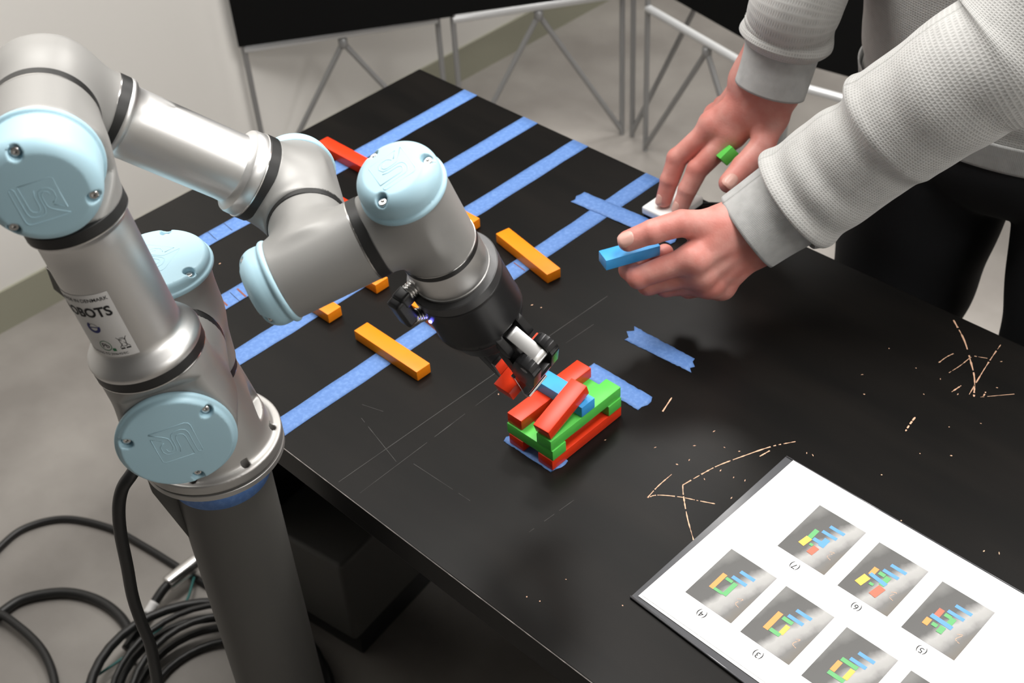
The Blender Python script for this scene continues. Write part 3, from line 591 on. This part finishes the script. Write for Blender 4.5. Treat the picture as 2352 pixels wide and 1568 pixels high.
for i, (rx, zz, rr, dx) in enumerate(((.190, .030, .0075, -.02), (.175, .014, .0068, .0), (.163, .034, .0055, .015), (.150, .010, .0060, .0), (.168, .046, .0048, -.005), (.137, .008, .0055, .01))):
    pts = [cc + V(math.cos(t) * rx + dx, math.sin(t) * rx * .86 + dx * .5, zz + .006 * math.sin(2 * t + i) + .006) for t in np.linspace(0, 2 * PI, 40, endpoint=False)]
    v, f = sweep(pts, rr, 12, closed=True); lab = ['outermost', 'second', 'third', 'fourth', 'fifth', 'innermost'][i]
    c0 = V(np.mean(v, 0)); tag(obj('cable_coil', mesh('cable_coil', [V(q) - c0 for q in v], f, M['cable'], True), None, tuple(c0)), 'black cable loop coiled on the floor behind the column, %s of the coil' % lab, 'cable', 'coiled cable loops')
ca, cb_ = at(384, 1343, ZF + .030), at(452, 1290, ZF + .030)
con = empty('cable_connector', tuple((ca + cb_) / 2)); tag(con, 'shiny metal cable connector on the floor behind the column', 'connector'); mid = (ca + cb_) / 2; ax = cb_ - ca; Lc = np.linalg.norm(ax)
v, f = lathe([(0, .010), (.001, .0125), (.004, .0135), (Lc, .0135), (Lc + .001, .0125)], ca - mid, ax, 28); obj('sleeve', mesh('sleeve', v, f, M['steel'], True, autosmooth=40), con)
cq = catmull([ca + nrm(ax) * .004, at(372, 1358, ZF + .026), at(345, 1400, ZF + .016), at(318, 1445, ZF + .012), at(290, 1490, ZF + .010)], 8)
v, f = sweep([q - mid for q in cq], .0078, 12); obj('cable_tail', mesh('cable_tail', v, f, M['cable'], True), con)
v, f = sweep([q - mid for q in cq[13:19]], .0081, 12); obj('white_tag', mesh('white_tag', v, f, M['label'], True), con)
# equipment under the table
eq = empty('equipment_box', (.135, -.330, ZF)); tag(eq, 'dark grey metal box on the floor under the table', 'box')
v, f = rbox(.155, .23, .17, .008, 3); Rz = np.eye(4); Rz[:3, :3] = [[math.cos(.15), -math.sin(.15), 0], [math.sin(.15), math.cos(.15), 0], [0, 0, 1]]
obj('casing', mesh('casing', xf(([V(q) + V(0, 0, .14) for q in v], f), Rz)[0], f, M['box'], True, autosmooth=50), eq)
v, f = rbox(.12, .2, .055, .004, 2); obj('plinth', mesh('plinth', xf(([V(q) + V(.01, 0, .0275) for q in v], f), Rz)[0], f, M['black'], True, autosmooth=50), eq)
v, f = lathe([(0, .005), (.003, .005)], (.0795, .02, .18), (1, .15, 0), 16); obj('button', mesh('button', v, f, M['black'], True), eq)
cable('cable', [at(800, 1344, ZF + .006), at(860, 1342, ZF + .006), at(905, 1325, ZF + .006), at(935, 1295, ZF + .006), at(990, 1230, ZF + .006)], .0052, 'black cable on the dark floor under the table')
# ------------------------------------------------------------------ white button box
wb = empty('button_box', (.489, -.043, .0)); tag(wb, 'small white button box at the far table edge under the fingertips', 'button')
v, f = rbox(.044, .062, .0105, .003, 3); obj('shell', mesh('shell', [V(q) + V(0, 0, .0085) for q in v], f, M['white'], True, autosmooth=50), wb)
v, f = rbox(.041, .059, .004, .001, 1); obj('underside', mesh('underside', [V(q) + V(0, 0, .0022) for q in v], f, M['black'], False), wb)
cable('cable', [(.506, -.016, .004), (.520, -.004, .004), (.535, .003, .0035), (.56, .010, -.012), (.6, .014, -.06)], .0016, 'thin black lead from the white button box over the table edge')
# ------------------------------------------------------------------ instruction sheet in a plastic sleeve
SA = math.radians(-.6); sh = empty('instruction_sheet', (.83, -.396, 0)); sh.rotation_euler = (0, 0, SA)
tag(sh, 'white instruction sheet with numbered photos in a clear plastic sleeve', 'sheet')
PW, PH = .285, .2165
def flat(name, pts, z, m, parent, th=.0002):
    vs_ = [(x, y, z) for x, y in pts] + [(x, y, z + th) for x, y in pts]; n = len(pts)
    fs = [tuple(range(n - 1, -1, -1)), tuple(range(n, 2 * n))] + [(i, (i + 1) % n, n + (i + 1) % n, n + i) for i in range(n)]
    return obj(name, mesh(name, vs_, fs, m, False), parent)
flat('paper', [(-.002, -.1085), (PW, -.1085), (PW, .1080), (0, .1080)], .0012, M['paper'], sh)
flat('paper', [(-.004, -.1110), (PW, -.1125), (PW, .1060), (.0, .1060)], .0008, M['paper'], sh)
o = flat('sleeve_back', [(-.0085, -.1165), (PW + .01, -.1265), (PW + .01, .1090), (-.0085, .1085)], .0002, M['filmb'], sh, .0001); tag(o, 'clear plastic sleeve')
v, f = sweep([(-.0082, -.1162, .0016), (.10, -.1200, .0022), (.2, -.1235, .0024), (PW, -.1262, .0018)], .0011, 8); tag(obj('sleeve_fold', mesh('sleeve_fold', v, f, M['filmb'], True), sh), 'glossy folded sleeve edge')
v, f = sweep([(-.0080, .1086, .001), (.10, .1088, .0012), (.2, .1090, .0012), (PW, .1090, .0012)], .0006, 8); obj('sleeve_fold', mesh('sleeve_fold', v, f, M['filmb'], True), sh)
# printed photos: flat ink on the paper
def print_mat():
    m = bpy.data.materials.new('photo_print'); m.use_nodes = True; nt = m.node_tree; b = nt.nodes['Principled BSDF']; b.inputs['Roughness'].default_value = .6
    N = nt.nodes.new; L = nt.links.new; tc = N('ShaderNodeTexCoord'); mp = N('ShaderNodeMapping'); mp.inputs['Rotation'].default_value = (0, 0, .25); L(tc.outputs['Object'], mp.inputs[0]); sp = N('ShaderNodeSeparateXYZ'); L(mp.outputs[0], sp.inputs[0])
    nz = N('ShaderNodeTexNoise'); nz.inputs['Scale'].default_value = 60; nz.inputs['Detail'].default_value = 4; L(tc.outputs['Object'], nz.inputs['Vector'])
    a = N('ShaderNodeMath'); a.operation = 'MULTIPLY_ADD'; a.inputs[1].default_value = .012; L(nz.outputs[0], a.inputs[0]); L(sp.outputs[0], a.inputs[2])
    rp_ = N('ShaderNodeValToRGB'); r = rp_.color_ramp; mr = N('ShaderNodeMapRange'); mr.inputs[1].default_value = -.022; mr.inputs[2].default_value = .036; L(a.outputs[0], mr.inputs[0]); L(mr.outputs[0], rp_.inputs[0])
    r.elements[0].position = 0; r.elements[0].color = (.19, .19, .185, 1); r.elements[1].position = 1; r.elements[1].color = (.16, .145, .125, 1)
    for p_, c in ((.16, .10), (.45, .105), (.60, .42), (.72, .36), (.84, .17)):
        e = r.elements.new(p_); e.color = (c, c * .99, c * .97, 1)
    L(rp_.outputs[0], b.inputs['Base Color']); return m
M['photo'] = print_mat()
M['pblue'] = mat('printed_blue', (.12, .33, .70), .6); M['porange'] = mat('printed_orange', (.85, .33, .10), .6); M['pgreen'] = mat('printed_green', (.13, .42, .16), .6); M['pred'] = mat('printed_red', (.74, .16, .10), .6); M['pyel'] = mat('printed_yellow', (.85, .52, .10), .6)
pw, ph = .0489, .0645
def quad(x0, y0, x1, y1, wd):                    # bar from (x0,y0) to (x1,y1)
    a, b = V(x0, y0), V(x1, y1); n_ = nrm((-(b - a)[1], (b - a)[0])) * wd / 2; return [a + n_, b + n_, b - n_, a - n_]
TAPES = [('pblue', quad(-.003, .017, .012, .017, .0036)), ('pblue', quad(-.005, .008, .010, .008, .0036))]
FIG = {4: [('porange', quad(-.011, .006, -.011, -.014, .0046)), ('pgreen', quad(-.008, .003, -.001, .003, .0032)), ('pgreen', quad(.002, .004, .002, -.013, .0044)), ('pgreen', quad(-.009, -.0125, 0, -.0125, .003))],
       3: [('porange', quad(-.011, .006, -.011, -.016, .005)), ('pgreen', quad(-.007, .003, .003, .003, .004)), ('pyel', quad(.0015, -.001, .0015, -.012, .0044)), ('pgreen', quad(-.008, -.0135, .002, -.0135, .004))],
       7: [('pgreen', quad(-.009, .006, -.009, -.007, .0046)), ('pblue', quad(.004, .003, .004, -.008, .0055)), ('pblue', quad(-.006, -.0045, .004, -.0045, .004)), ('pyel', quad(-.009, -.006, -.0105, -.017, .0062)), ('pgreen', quad(-.005, -.0115, -.0015, -.0115, .003)), ('pred', quad(.002, -.011, .001, -.021, .006))],
       6: [('porange', quad(-.010, .006, -.010, -.004, .0048)), ('pgreen', quad(-.006, .003, 0, .003, .004)), ('pgreen', quad(.003, .004, .003, -.008, .005)), ('pblue', quad(-.011, -.003, .006, -.005, .004)), ('pyel', quad(-.011, -.007, -.013, -.019, .007)), ('pgreen', quad(-.006, -.012, -.002, -.012, .003)), ('pred', quad(.005, -.009, .003, -.022, .007))],
       5: [('pred', quad(-.009, .006, -.009, -.003, .005)), ('pgreen', quad(-.005, .003, .001, .003, .004)), ('pgreen', quad(.003, .004, .003, -.005, .005)), ('pblue', quad(-.013, -.005, .007, -.006, .0045)), ('porange', quad(-.012, -.009, -.012, -.017, .005)), ('pgreen', quad(-.008, -.012, -.003, -.012, .004)), ('pgreen', quad(.001, -.009, .001, -.017, .005))],
       2: [('pgreen', quad(-.010, .003, .005, .003, .0042)), ('porange', quad(-.009, 0, -.009, -.012, .0045)), ('pyel', quad(.003, 0, .003, -.012, .0045)), ('pgreen', quad(-.011, -.0145, .004, -.0145, .0042))], 1: []}
POS = {7: (.9057, -.3513), 6: (.9691, -.3535), 5: (1.0321, -.3555), 4: (.8771, -.4453), 3: (.9366, -.4474), 2: (.9985, -.4495), 1: (1.0600, -.4515)}
ci, si = math.cos(-SA), math.sin(-SA)
for n_, (x, y) in POS.items():
    dx, dy = x - .83, y + .396; lx, ly = dx * ci - dy * si, dx * si + dy * ci
    me = mesh('printed_photo', [(-pw / 2, -ph / 2, 0), (pw / 2, -ph / 2, 0), (pw / 2, ph / 2, 0), (-pw / 2, ph / 2, 0)], [(0, 1, 2, 3)], M['photo'], False); po = obj('printed_photo', me, sh, (lx, ly, .00155))
    for iq, (c_, q) in enumerate(TAPES + FIG[n_]):
        obj('printed_shape', mesh('printed_shape', [(p_[0], p_[1], .0001 + .00003 * iq) for p_ in q], [(3, 2, 1, 0)], M[c_], False), po)
    pk = [ribbon([(.013, -.008), (.017, -.006), (.0145, -.013), (.019, -.015)], .0004, .0001)]; v, f = join(pk); obj('printed_shape', mesh('printed_shape', v, f, M['scratch'], False), po)
    v, f = text_mesh('(%d)' % n_, .0085); cx = np.mean([q[0] for q in v])
    obj('printed_number', mesh('printed_number', [(-(q[0] - cx), -q[1], 0) for q in v], f, M['ink'], False), sh, (lx, ly - ph / 2 - .0063, .0016))
# ------------------------------------------------------------------ backdrop stand
st = empty('backdrop_stand', (-.5, .8, ZF)); tag(st, 'folding tube frame with black fabric panels standing by the wall', 'stand')
so = V(-.5, .8, ZF)
def rod(name, a, b, r=.0062): v, f = sweep([V(a) - so, V(b) - so], r, 12); obj(name, mesh(name, v, f, M['bar' if name == 'crossbar' else 'tube'], True, autosmooth=50), st)
zb_ = -.385
N0, N1, N1b, N2, N2b, N3 = V(-.895, .275), V(-.672, .622), V(-.645, .642), V(-.440, .957), V(-.416, .966), V(-.353, .938)
N4 = V(.03, .853); N5 = V(.30, .90)
P3 = lambda p, z: V(p[0], p[1], z)
for n_ in (N0, N1, N1b, N2, N2b, N3, N4, V(.060, .862), V(.165, 1.02)): rod('post', P3(n_, ZF), P3(n_, 1.15), .0062)
for a, b in ((N0, N1), (N1b, N2), (N3, N4), (V(.060, .862), N5)):
    rod('crossbar', P3(a, zb_), P3(b, zb_), .0088); rod('crossbar', P3(a, 1.1), P3(b, 1.1), .0105)
    m_ = (a + b) / 2; rod('brace', P3(m_, zb_ - .02), P3(a, ZF + .01)); rod('brace', P3(m_, zb_ - .02), P3(b, ZF + .01))
    v, f = lathe([(0, .006), (.004, .010), (.02, .010), (.024, .006)], P3(m_, zb_ - .032) - so, Zv, 14); obj('joint', mesh('joint', v, f, M['tube'], True), st)
rod('brace', P3(N2b, ZF + .01), P3(V(-.10, 1.05), .05)); rod('brace', P3(V(.05, .98), .02), P3(N4, ZF + .05))
def panel(a, b, z0, z1, off=-.012):
    a, b = V(a), V(b); t = nrm(b - a); n_ = V(-t[1], t[0]) * off; v, f = rbox(np.linalg.norm(b - a), .004, z1 - z0, 0); c = (a + b) / 2 + n_
    obj('fabric_panel', mesh('fabric_panel', xf((v, f), basis(V(c[0], c[1], (z0 + z1) / 2) - so, (t[0], t[1], 0), (-t[1], t[0], 0), Zv))[0], f, M['fabric'], False), st)
panel(N0 + V(-.005, -.008), N1b, -.372, 1.12); panel(N1b, N2 + V(.05, .05), -.368, 1.12); panel(N3 + V(-.03, .012), N4 + V(.012, 0), -.325, 1.12); panel(N4, N5 + V(.5, .06), -.325, 1.12)
# ------------------------------------------------------------------ person
per = empty('person', (.75, .2, ZF)); tag(per, 'person in grey knit sweater and black jeans leaning over the table, holding blocks', 'person')
po_ = V(.75, .2, ZF)
def pobj(name, me, parent=None): o = obj(name, me, parent or per); o.location = tuple(-po_) if parent is None else (0, 0, 0); return o
D0 = np.linalg.norm(at(1445, 585, .105) - CAM)
ld = lambda a, b, c: atd(a, b, D0 + c)
RAD = dict(thumb=(.0175, .0138, .0124, .0108), index=(.0132, .0118, .0104, .0090), middle=(.0132, .0118, .0105, .0091), ring=(.0126, .0108, .0096, .0084), pinky=(.0116, .0096, .0086, .0076))
LH = {k: [ld(*q) for q in v] for k, v in dict(
    thumb=[(1650, 522, .004), (1566, 512, -.013), (1497, 532, -.018), (1443, 553, -.0135)], index=[(1592, 592, -.008), (1466, 637, .005), (1444, 619, .0205), (1472, 596, .0265)],
    middle=[(1606, 626, .008), (1488, 652, .022), (1490, 612, .036), (1527, 580, .030)], ring=[(1626, 648, .024), (1528, 658, .034), (1530, 630, .050), (1565, 615, .050)], pinky=[(1655, 655, .042), (1580, 664, .052), (1575, 640, .062), (1600, 630, .062)]).items()}
LW = [ld(1708, 495, .010), ld(1752, 558, .034)]; LA = [ld(1795, 452, .014), ld(1835, 500, .036)]
RH = {k: [at(*q) for q in v] for k, v in dict(
    thumb=[(1768, 268, .125), (1752, 335, .104), (1707, 383, .090), (1674, 420, .081)], index=[(1683, 308, .102), (1602, 390, .064), (1579, 437, .042), (1563, 476, .0225)],
    middle=[(1640, 290, .106), (1556, 364, .068), (1538, 415, .044), (1525, 458, .0225)], ring=[(1650, 270, .086), (1600, 335, .054), (1618, 352, .044), (1650, 342, .052)], pinky=[(1668, 250, .070), (1630, 305, .046), (1640, 328, .038), (1662, 322, .046)]).items()}
RW = [at(1797, 205, .160), at(1722, 178, .162)]; RA = [at(1835, 90, .215), at(1770, 80, .215)]
def hand(J, Wr, Ar, dors, sc=1.):
    chains = {}
    order = ('index', 'middle', 'ring', 'pinky'); R_ = {k: [r * sc for r in v] for k, v in RAD.items()}
    def wr(i): return Wr[0] + (Wr[1] - Wr[0]) * (.18 + .64 * i / 3)
    def fn(p):
        pal = None
        for i, k in enumerate(order):
            m = sd_cap(p, wr(i), J[k][0], .0175 * sc, R_[k][0] * 1.02); pal = m if pal is None else smin(pal, m, .016)
        for i, k in enumerate(order[:-1]):                                  # web between neighbouring knuckles
            a = J[k][0]; b = J[order[i + 1]][0]; pal = smin(pal, sd_cap(p, a, b, .0105 * sc, .0105 * sc), .010)
        for a, b in ((Wr[0], Ar[0]), (Wr[1], Ar[1])): pal = smin(pal, sd_cap(p, a, b, .0180 * sc, .0205 * sc), .02)
        pal = smin(pal, sd_cap(p, wr(.6), J['thumb'][0], .018 * sc, .0185 * sc), .018)
        pal = smin(pal, sd_cap(p, J['thumb'][0], J['index'][0] * .55 + wr(0) * .45, .012 * sc, .008 * sc), .014)
        for i, k in enumerate(order):                                       # tendons and knuckles on the back of the hand
            a = wr(i) + dors * .0150 * sc; b = J[k][0] + dors * (R_[k][0] * .86); pal = smin(pal, sd_cap(p, a, b, .0015, .0026), .007)
            pal = smin(pal, np.linalg.norm(p - (J[k][0] + dors * R_[k][0] * .35), axis=1) - R_[k][0] * .76, .008)
        d = pal
        for k in J:
            q = J[k]; r = R_[k]; c = None
            for i in range(3):
                m = sd_cap(p, q[i], q[i + 1], r[i] * (.98 if i else 1), r[i + 1] * (.97 if i == 0 else 1)); c = m if c is None else np.minimum(c, m)
            for i in (1, 2): c = smin(c, np.linalg.norm(p - (q[i] + dors * .0012), axis=1) - r[i] * .93, .003)
            d = smin(d, smin(pal, c, .0095), .0022)
        return d
    pts = np.array([q for v in J.values() for q in v] + list(Wr) + list(Ar)); return nets(fn, pts.min(0) - .028, pts.max(0) + .028, .0014)
ldors = nrm(np.cross(LH['index'][0] - LW[0], LH['pinky'][0] - LW[0])); ldors = ldors if ldors @ (CAM - LW[0]) > 0 else -ldors
rdors = nrm(np.cross(RH['index'][0] - RW[0], RH['pinky'][0] - RW[0])); rdors = rdors if rdors @ V(0, 0, 1) > 0 else -rdors
hl = hand(LH, LW, LA, ldors); hr = hand(RH, RW, RA, rdors, 1.05)
ELBL, SHL, ELBR, SHR = V(.845, -.045, .325), V(.93, .14, .63), V(.536, .185, .375), V(.57, .17, .63)
NECK = V(.745, .10, .72); HEAD = V(.735, .02, .87)
fwd = nrm(V(-.15, -.85, -.5)); side = nrm(np.cross(fwd, (0, 0, 1))); upv = np.cross(side, fwd)
def f_body(p):
    d = sd_ell(p, (.75, .17, .40), (1, 0, 0), (0, 1, 0), (0, 0, 1), (.155, .095, .30))
    for a, b, ra, rb in ((SHL, ELBL, .048, .040), (ELBL, (LA[0] + LA[1]) / 2, .038, .028), (SHR, ELBR, .048, .040), (ELBR, (RA[0] + RA[1]) / 2, .038, .028), (SHL, SHR, .055, .055), (NECK + V(.002, .03, -.06), HEAD, .055, .052)): d = smin(d, sd_cap(p, a, b, ra, rb), .03)
    hd = sd_ell(p, HEAD + upv * .03, side, fwd, upv, (.076, .096, .115)); hd = smin(hd, sd_ell(p, HEAD - upv * .045 + fwd * .03, side, fwd, upv, (.056, .062, .062)), .04)
    hd = smin(hd, sd_cap(p, HEAD + fwd * .098 + upv * .02, HEAD + fwd * .116 - upv * .018, .009, .014), .012)
    for s in (-1, 1):
        hd = smin(hd, sd_ell(p, HEAD + side * s * .078 - fwd * .005, fwd, side, upv, (.018, .008, .032)), .008)
        hd = smax(hd, -(np.linalg.norm(p - (HEAD + side * s * .032 + fwd * .102 + upv * .025), axis=1) - .014), .012); hd = smin(hd, np.linalg.norm(p - (HEAD + side * s * .032 + fwd * .083 + upv * .025), axis=1) - .0125, .004)
    hd = smax(hd, -sd_cap(p, HEAD + side * .022 + fwd * .102 - upv * .052, HEAD - side * .022 + fwd * .102 - upv * .052, .003, .003), .005)
    return smin(d, hd, .02)
hb = nets(f_body, (.44, -.26, .08), (1.06, .36, 1.06), .006)
V_, F_, n_ = [], [], 0
for P_, Q_ in (hl, hr, hb): V_.append(P_); F_.append(Q_ + n_); n_ += len(P_)
body = pobj('body', mesh('body', np.concatenate(V_), np.concatenate(F_), M['skin'], True))
def nail(c, n, d, lx, ly):
    n = nrm(n); d = nrm(V(d) - n * (V(d) @ n)); s = np.cross(n, d); vs_, fs = [], []; K, Nn = 5, 18
    for k in range(K + 1):
        r = k / K
        for i in range(Nn):
            a = 2 * PI * i / Nn; x, y = math.cos(a), math.sin(a); sq = 1 / max(abs(x) ** 3 + abs(y) ** 3, 1e-6) ** (1 / 3); x *= sq * r; y *= sq * r
            vs_.append(V(c) + s * x * lx + d * y * ly + n * (.0006 - (x * lx) ** 2 / (2 * lx * 1.15) - .0004 * y * y - .0016 * (r > .99)))
    for k in range(K):
        for i in range(Nn): i2 = (i + 1) % Nn; fs.append((k * Nn + i, k * Nn + i2, (k + 1) * Nn + i2, (k + 1) * Nn + i))
    o = obj('fingernail', mesh('fingernail', vs_, fs, M['nail'], True), body)
tc = nrm(CAM - LH['thumb'][3]); J_ = LH['thumb']; dn = nrm(J_[3] - J_[2]); nn_ = nrm(tc + V(0, 0, .55) - dn * .05); nn_ = nrm(nn_ - dn * (nn_ @ dn)); nail(J_[3] + nn_ * .0111 - dn * .001, nn_, dn, .0082, .0095)
J_ = RH['thumb']; dn = nrm(J_[3] - J_[2]); nn_ = nrm(CAM - J_[3]); nn_ = nrm(nn_ - dn * (nn_ @ dn)); nail(J_[3] + nn_ * .0117 + dn * .001, nn_, dn, .0082, .0095)
for k in ('middle', 'index'):
    J_ = RH[k]; dn = nrm(J_[3] - J_[2]); nn_ = nrm(nrm(CAM - J_[3]) + V(-.75, -.35, 0)); nn_ = nrm(nn_ - dn * (nn_ @ dn)); nail(J_[3] + nn_ * .0097, nn_, dn, .0060, .0075)
# sweater: sleeves and torso as knitted tubes
DIRS = dict(up=nrm(RC[:, 1] - RC[:, 0] * .8), cam=RC[:, 2], low=nrm(-RC[:, 1] + RC[:, 0] * .8), right=nrm(RC[:, 0] + RC[:, 1]), top=V(0, 0, 1))
def knitted(name, pts, rad, n, mt, k=10, folds=(), ell=None, hint=(.2, .3, .9), thick=.002, uvr=.05):
    path = catmull(pts, k); m = len(path)
    def r_(i, s, dv):
        r = np.interp(i, np.linspace(0, m - 1, len(rad)), rad)
        for s0, amp, wd, dr, dw, slant in folds:              # fold: where along, height, width, which side, how far round, slant
            c = 1 - dv @ DIRS[dr] if dr else 0.; e = (s - s0 - slant * (dv @ DIRS['right'])) / wd
            k_ = math.exp(-c / dw)
            r += amp * k_ * (math.exp(-e * e) if wd > 0 else 1 / (1 + math.exp(max(-40, min(40, 4 * e)))))
        return r
    v, f, uv = sweep(path, r_, n, False, True, hint, ell); uv = [(a * uvr, b) for a, b in uv]
    o = pobj(name, mesh(name, v, f, M[mt], True, uv)); md = o.modifiers.new('thickness', 'SOLIDIFY'); md.thickness = thick; md.offset = -1; return o
lc = (LW[0] + LW[1]) / 2; la = (LA[0] + LA[1]) / 2
c0 = ld(1715, 533, .022); c1 = ld(1775, 492, .018); c2_ = ld(1832, 455, .012)
fdL = [(.010, .0045, .010, None, 1, 0), (.030, -.0035, .010, 'cam', .5, .01), (.050, .0030, .012, 'cam', .5, .012), (.072, -.0030, .010, 'cam', .4, .012), (.108, -.0075, .016, 'up', .45, -.012), (.126, .0062, .008, 'up', .9, -.012), (.126, .0045, .009, 'cam', .6, -.012), (.113, -.0045, .012, 'cam', .45, -.012),
       (.145, .0030, .020, 'cam', 1., -.01), (.185, -.0030, .014, 'cam', .5, .02), (.205, .0030, .014, 'cam', .5, .02), (.240, -.0040, .016, 'cam', .6, .03), (.262, .0040, .016, 'cam', .6, .03), (.32, -.005, .02, 'top', .6, .03), (.35, .005, .02, 'top', .6, .03)]
knitted('cuff', [c0, c1, c2_], [.0450, .0458, .0472, .0485], 72, 'rib', ell=(1, .92))
knitted('sleeve', [c1 * .35 + c2_ * .65, c2_, ld(1930, 385, -.005), ld(2040, 300, -.03), ELBL * .5 + ld(2150, 220, -.06) * .5, ELBL + V(.01, .02, .02), (ELBL + SHL) / 2 + V(.01, 0, .01), SHL + V(.0, .01, .0), SHL + V(-.09, .03, .03)], [.047, .0535, .0555, .056, .059, .062, .066, .070, .078, .088, .085], 110, 'knit', 14, fdL, ell=(1, .95))
q0 = at(1768, 205, .163); q1 = at(1786, 150, .190); q2 = at(1800, 100, .212)
fdR = [(.012, .005, .011, None, 1, 0), (.034, -.0040, .008, 'cam', .5, .012), (.046, .0035, .009, 'cam', .5, .012), (.064, -.0035, .010, 'up', .6, -.01), (.080, .0030, .012, 'up', .6, -.01), (.105, -.0035, .012, 'cam', .5, .01), (.16, .005, .02, None, 1, .01), (.22, -.005, .02, 'cam', .6, 0)]
knitted('cuff', [q0, q1, q2], [.0395, .0395, .0400, .0415], 72, 'rib', ell=(1, .85))
knitted('sleeve', [q1 * .2 + q2 * .8, at(1806, 85, .220), at(1818, 45, .240), at(1835, -10, .27), ELBR * .55 + at(1850, -80, .32) * .45, ELBR, (ELBR + SHR) / 2, SHR, SHR + V(.09, .02, .03)], [.0405, .0470, .0480, .0490, .052, .056, .062, .070, .080, .085], 110, 'knit', 14, fdR, ell=(1, .92))
fdT = [(.05, .005, .02, 'cam', .6, .03), (.10, -.006, .02, 'cam', .6, .03), (.16, .006, .03, 'cam', .6, -.03), (.02, -.004, .012, None, 1, 0)]
knitted('torso', [(.755, .205, .135), (.755, .205, .20), (.752, .200, .30), (.75, .19, .42), (.748, .175, .55), (.746, .15, .65), (.745, .125, .705), (.745, .115, .735)], [.172, .178, .180, .185, .188, .170, .105, .062], 130, 'knit', 10, fdT, ell=(1, .66), hint=(1, 0, 0), uvr=.15)
knitted('hem_band', [(.755, .205, .118), (.755, .205, .135), (.755, .205, .152)], [.171, .174, .177], 120, 'rib', 6, ell=(1, .67), hint=(1, 0, 0), uvr=.15)
def f_jeans(p):
    d = sd_ell(p, (.760, .205, .11), (1, 0, 0), (0, 1, 0), (0, 0, 1), (.170, .112, .10))
    for sx in (0, 1):
        hp_, kn, an = ((V(.692, .195, .04), V(.672, .165, -.34), V(.655, .215, -.70)) if sx == 0 else (V(.890, .215, .04), V(.922, .185, -.34), V(.93, .24, -.70)))
        l = smin(sd_cap(p, hp_, kn, .099, .074), sd_cap(p, kn, an, .074, .060), .02); d = smin(d, l, .008)
    z = p[:, 2]; d = d + .004 * np.sin(z * 60 + p[:, 0] * 25) * np.exp(-((z + .32) / .2) ** 2); return d
P_, Q_ = nets(f_jeans, (.53, .04, -.735), (1.09, .36, .21), .006); pobj('jeans', mesh('jeans', P_, Q_, M['jeans'], True))
for cx, cy in ((.66, .19), (.93, .21)):
    P_, Q_ = nets(lambda p: np.maximum(smin(sd_cap(p, (cx, cy + .05, ZF + .04), (cx - .01, cy - .10, ZF + .03), .042, .040), sd_cap(p, (cx, cy + .03, ZF + .06), (cx, cy + .02, ZF + .10), .04, .04), .03), ZF + .002 - p[:, 2]), (cx - .07, cy - .17, ZF - .01), (cx + .07, cy + .12, ZF + .16), .006); pobj('shoe', mesh('shoe', P_, Q_, M['black'], True))
P_, Q_ = nets(lambda p: smax(sd_ell(p, HEAD + upv * .035 - fwd * .008, side, fwd, upv, (.082, .101, .122)), -sd_box(p, HEAD + fwd * .11 - upv * .05, side, fwd, upv, (.075, .085, .11), .03), .02), HEAD - .16, HEAD + .17, .006); pobj('hair', mesh('hair', P_, Q_, M['hair'], True))
# blocks in the hands
ba, bb = at(1384, 598, .105), at(1510, 563, .105); bx_ = nrm(bb - ba)
bt = ld(1383.5, 598.5, 0.); block('blue', .06, bt + bx_ * .03, bx_, 'blue block pinched between thumb and finger of the nearer hand', 'blocks held up in the air', V(0, 0, 1) + bx_ * .0)
ge = at(1676, 359, .092); gd = nrm(ray(1676, 359)); gx = nrm(gd * .86 + V(-.45, .0, .12)); gz = nrm(RC[:, 1] * .62 - RC[:, 0] * .62)
block('green', .06, ge + gx * .030, gx, 'green block whose end pokes out between thumb and fingers of the farther hand', 'blocks held up in the air', gz)
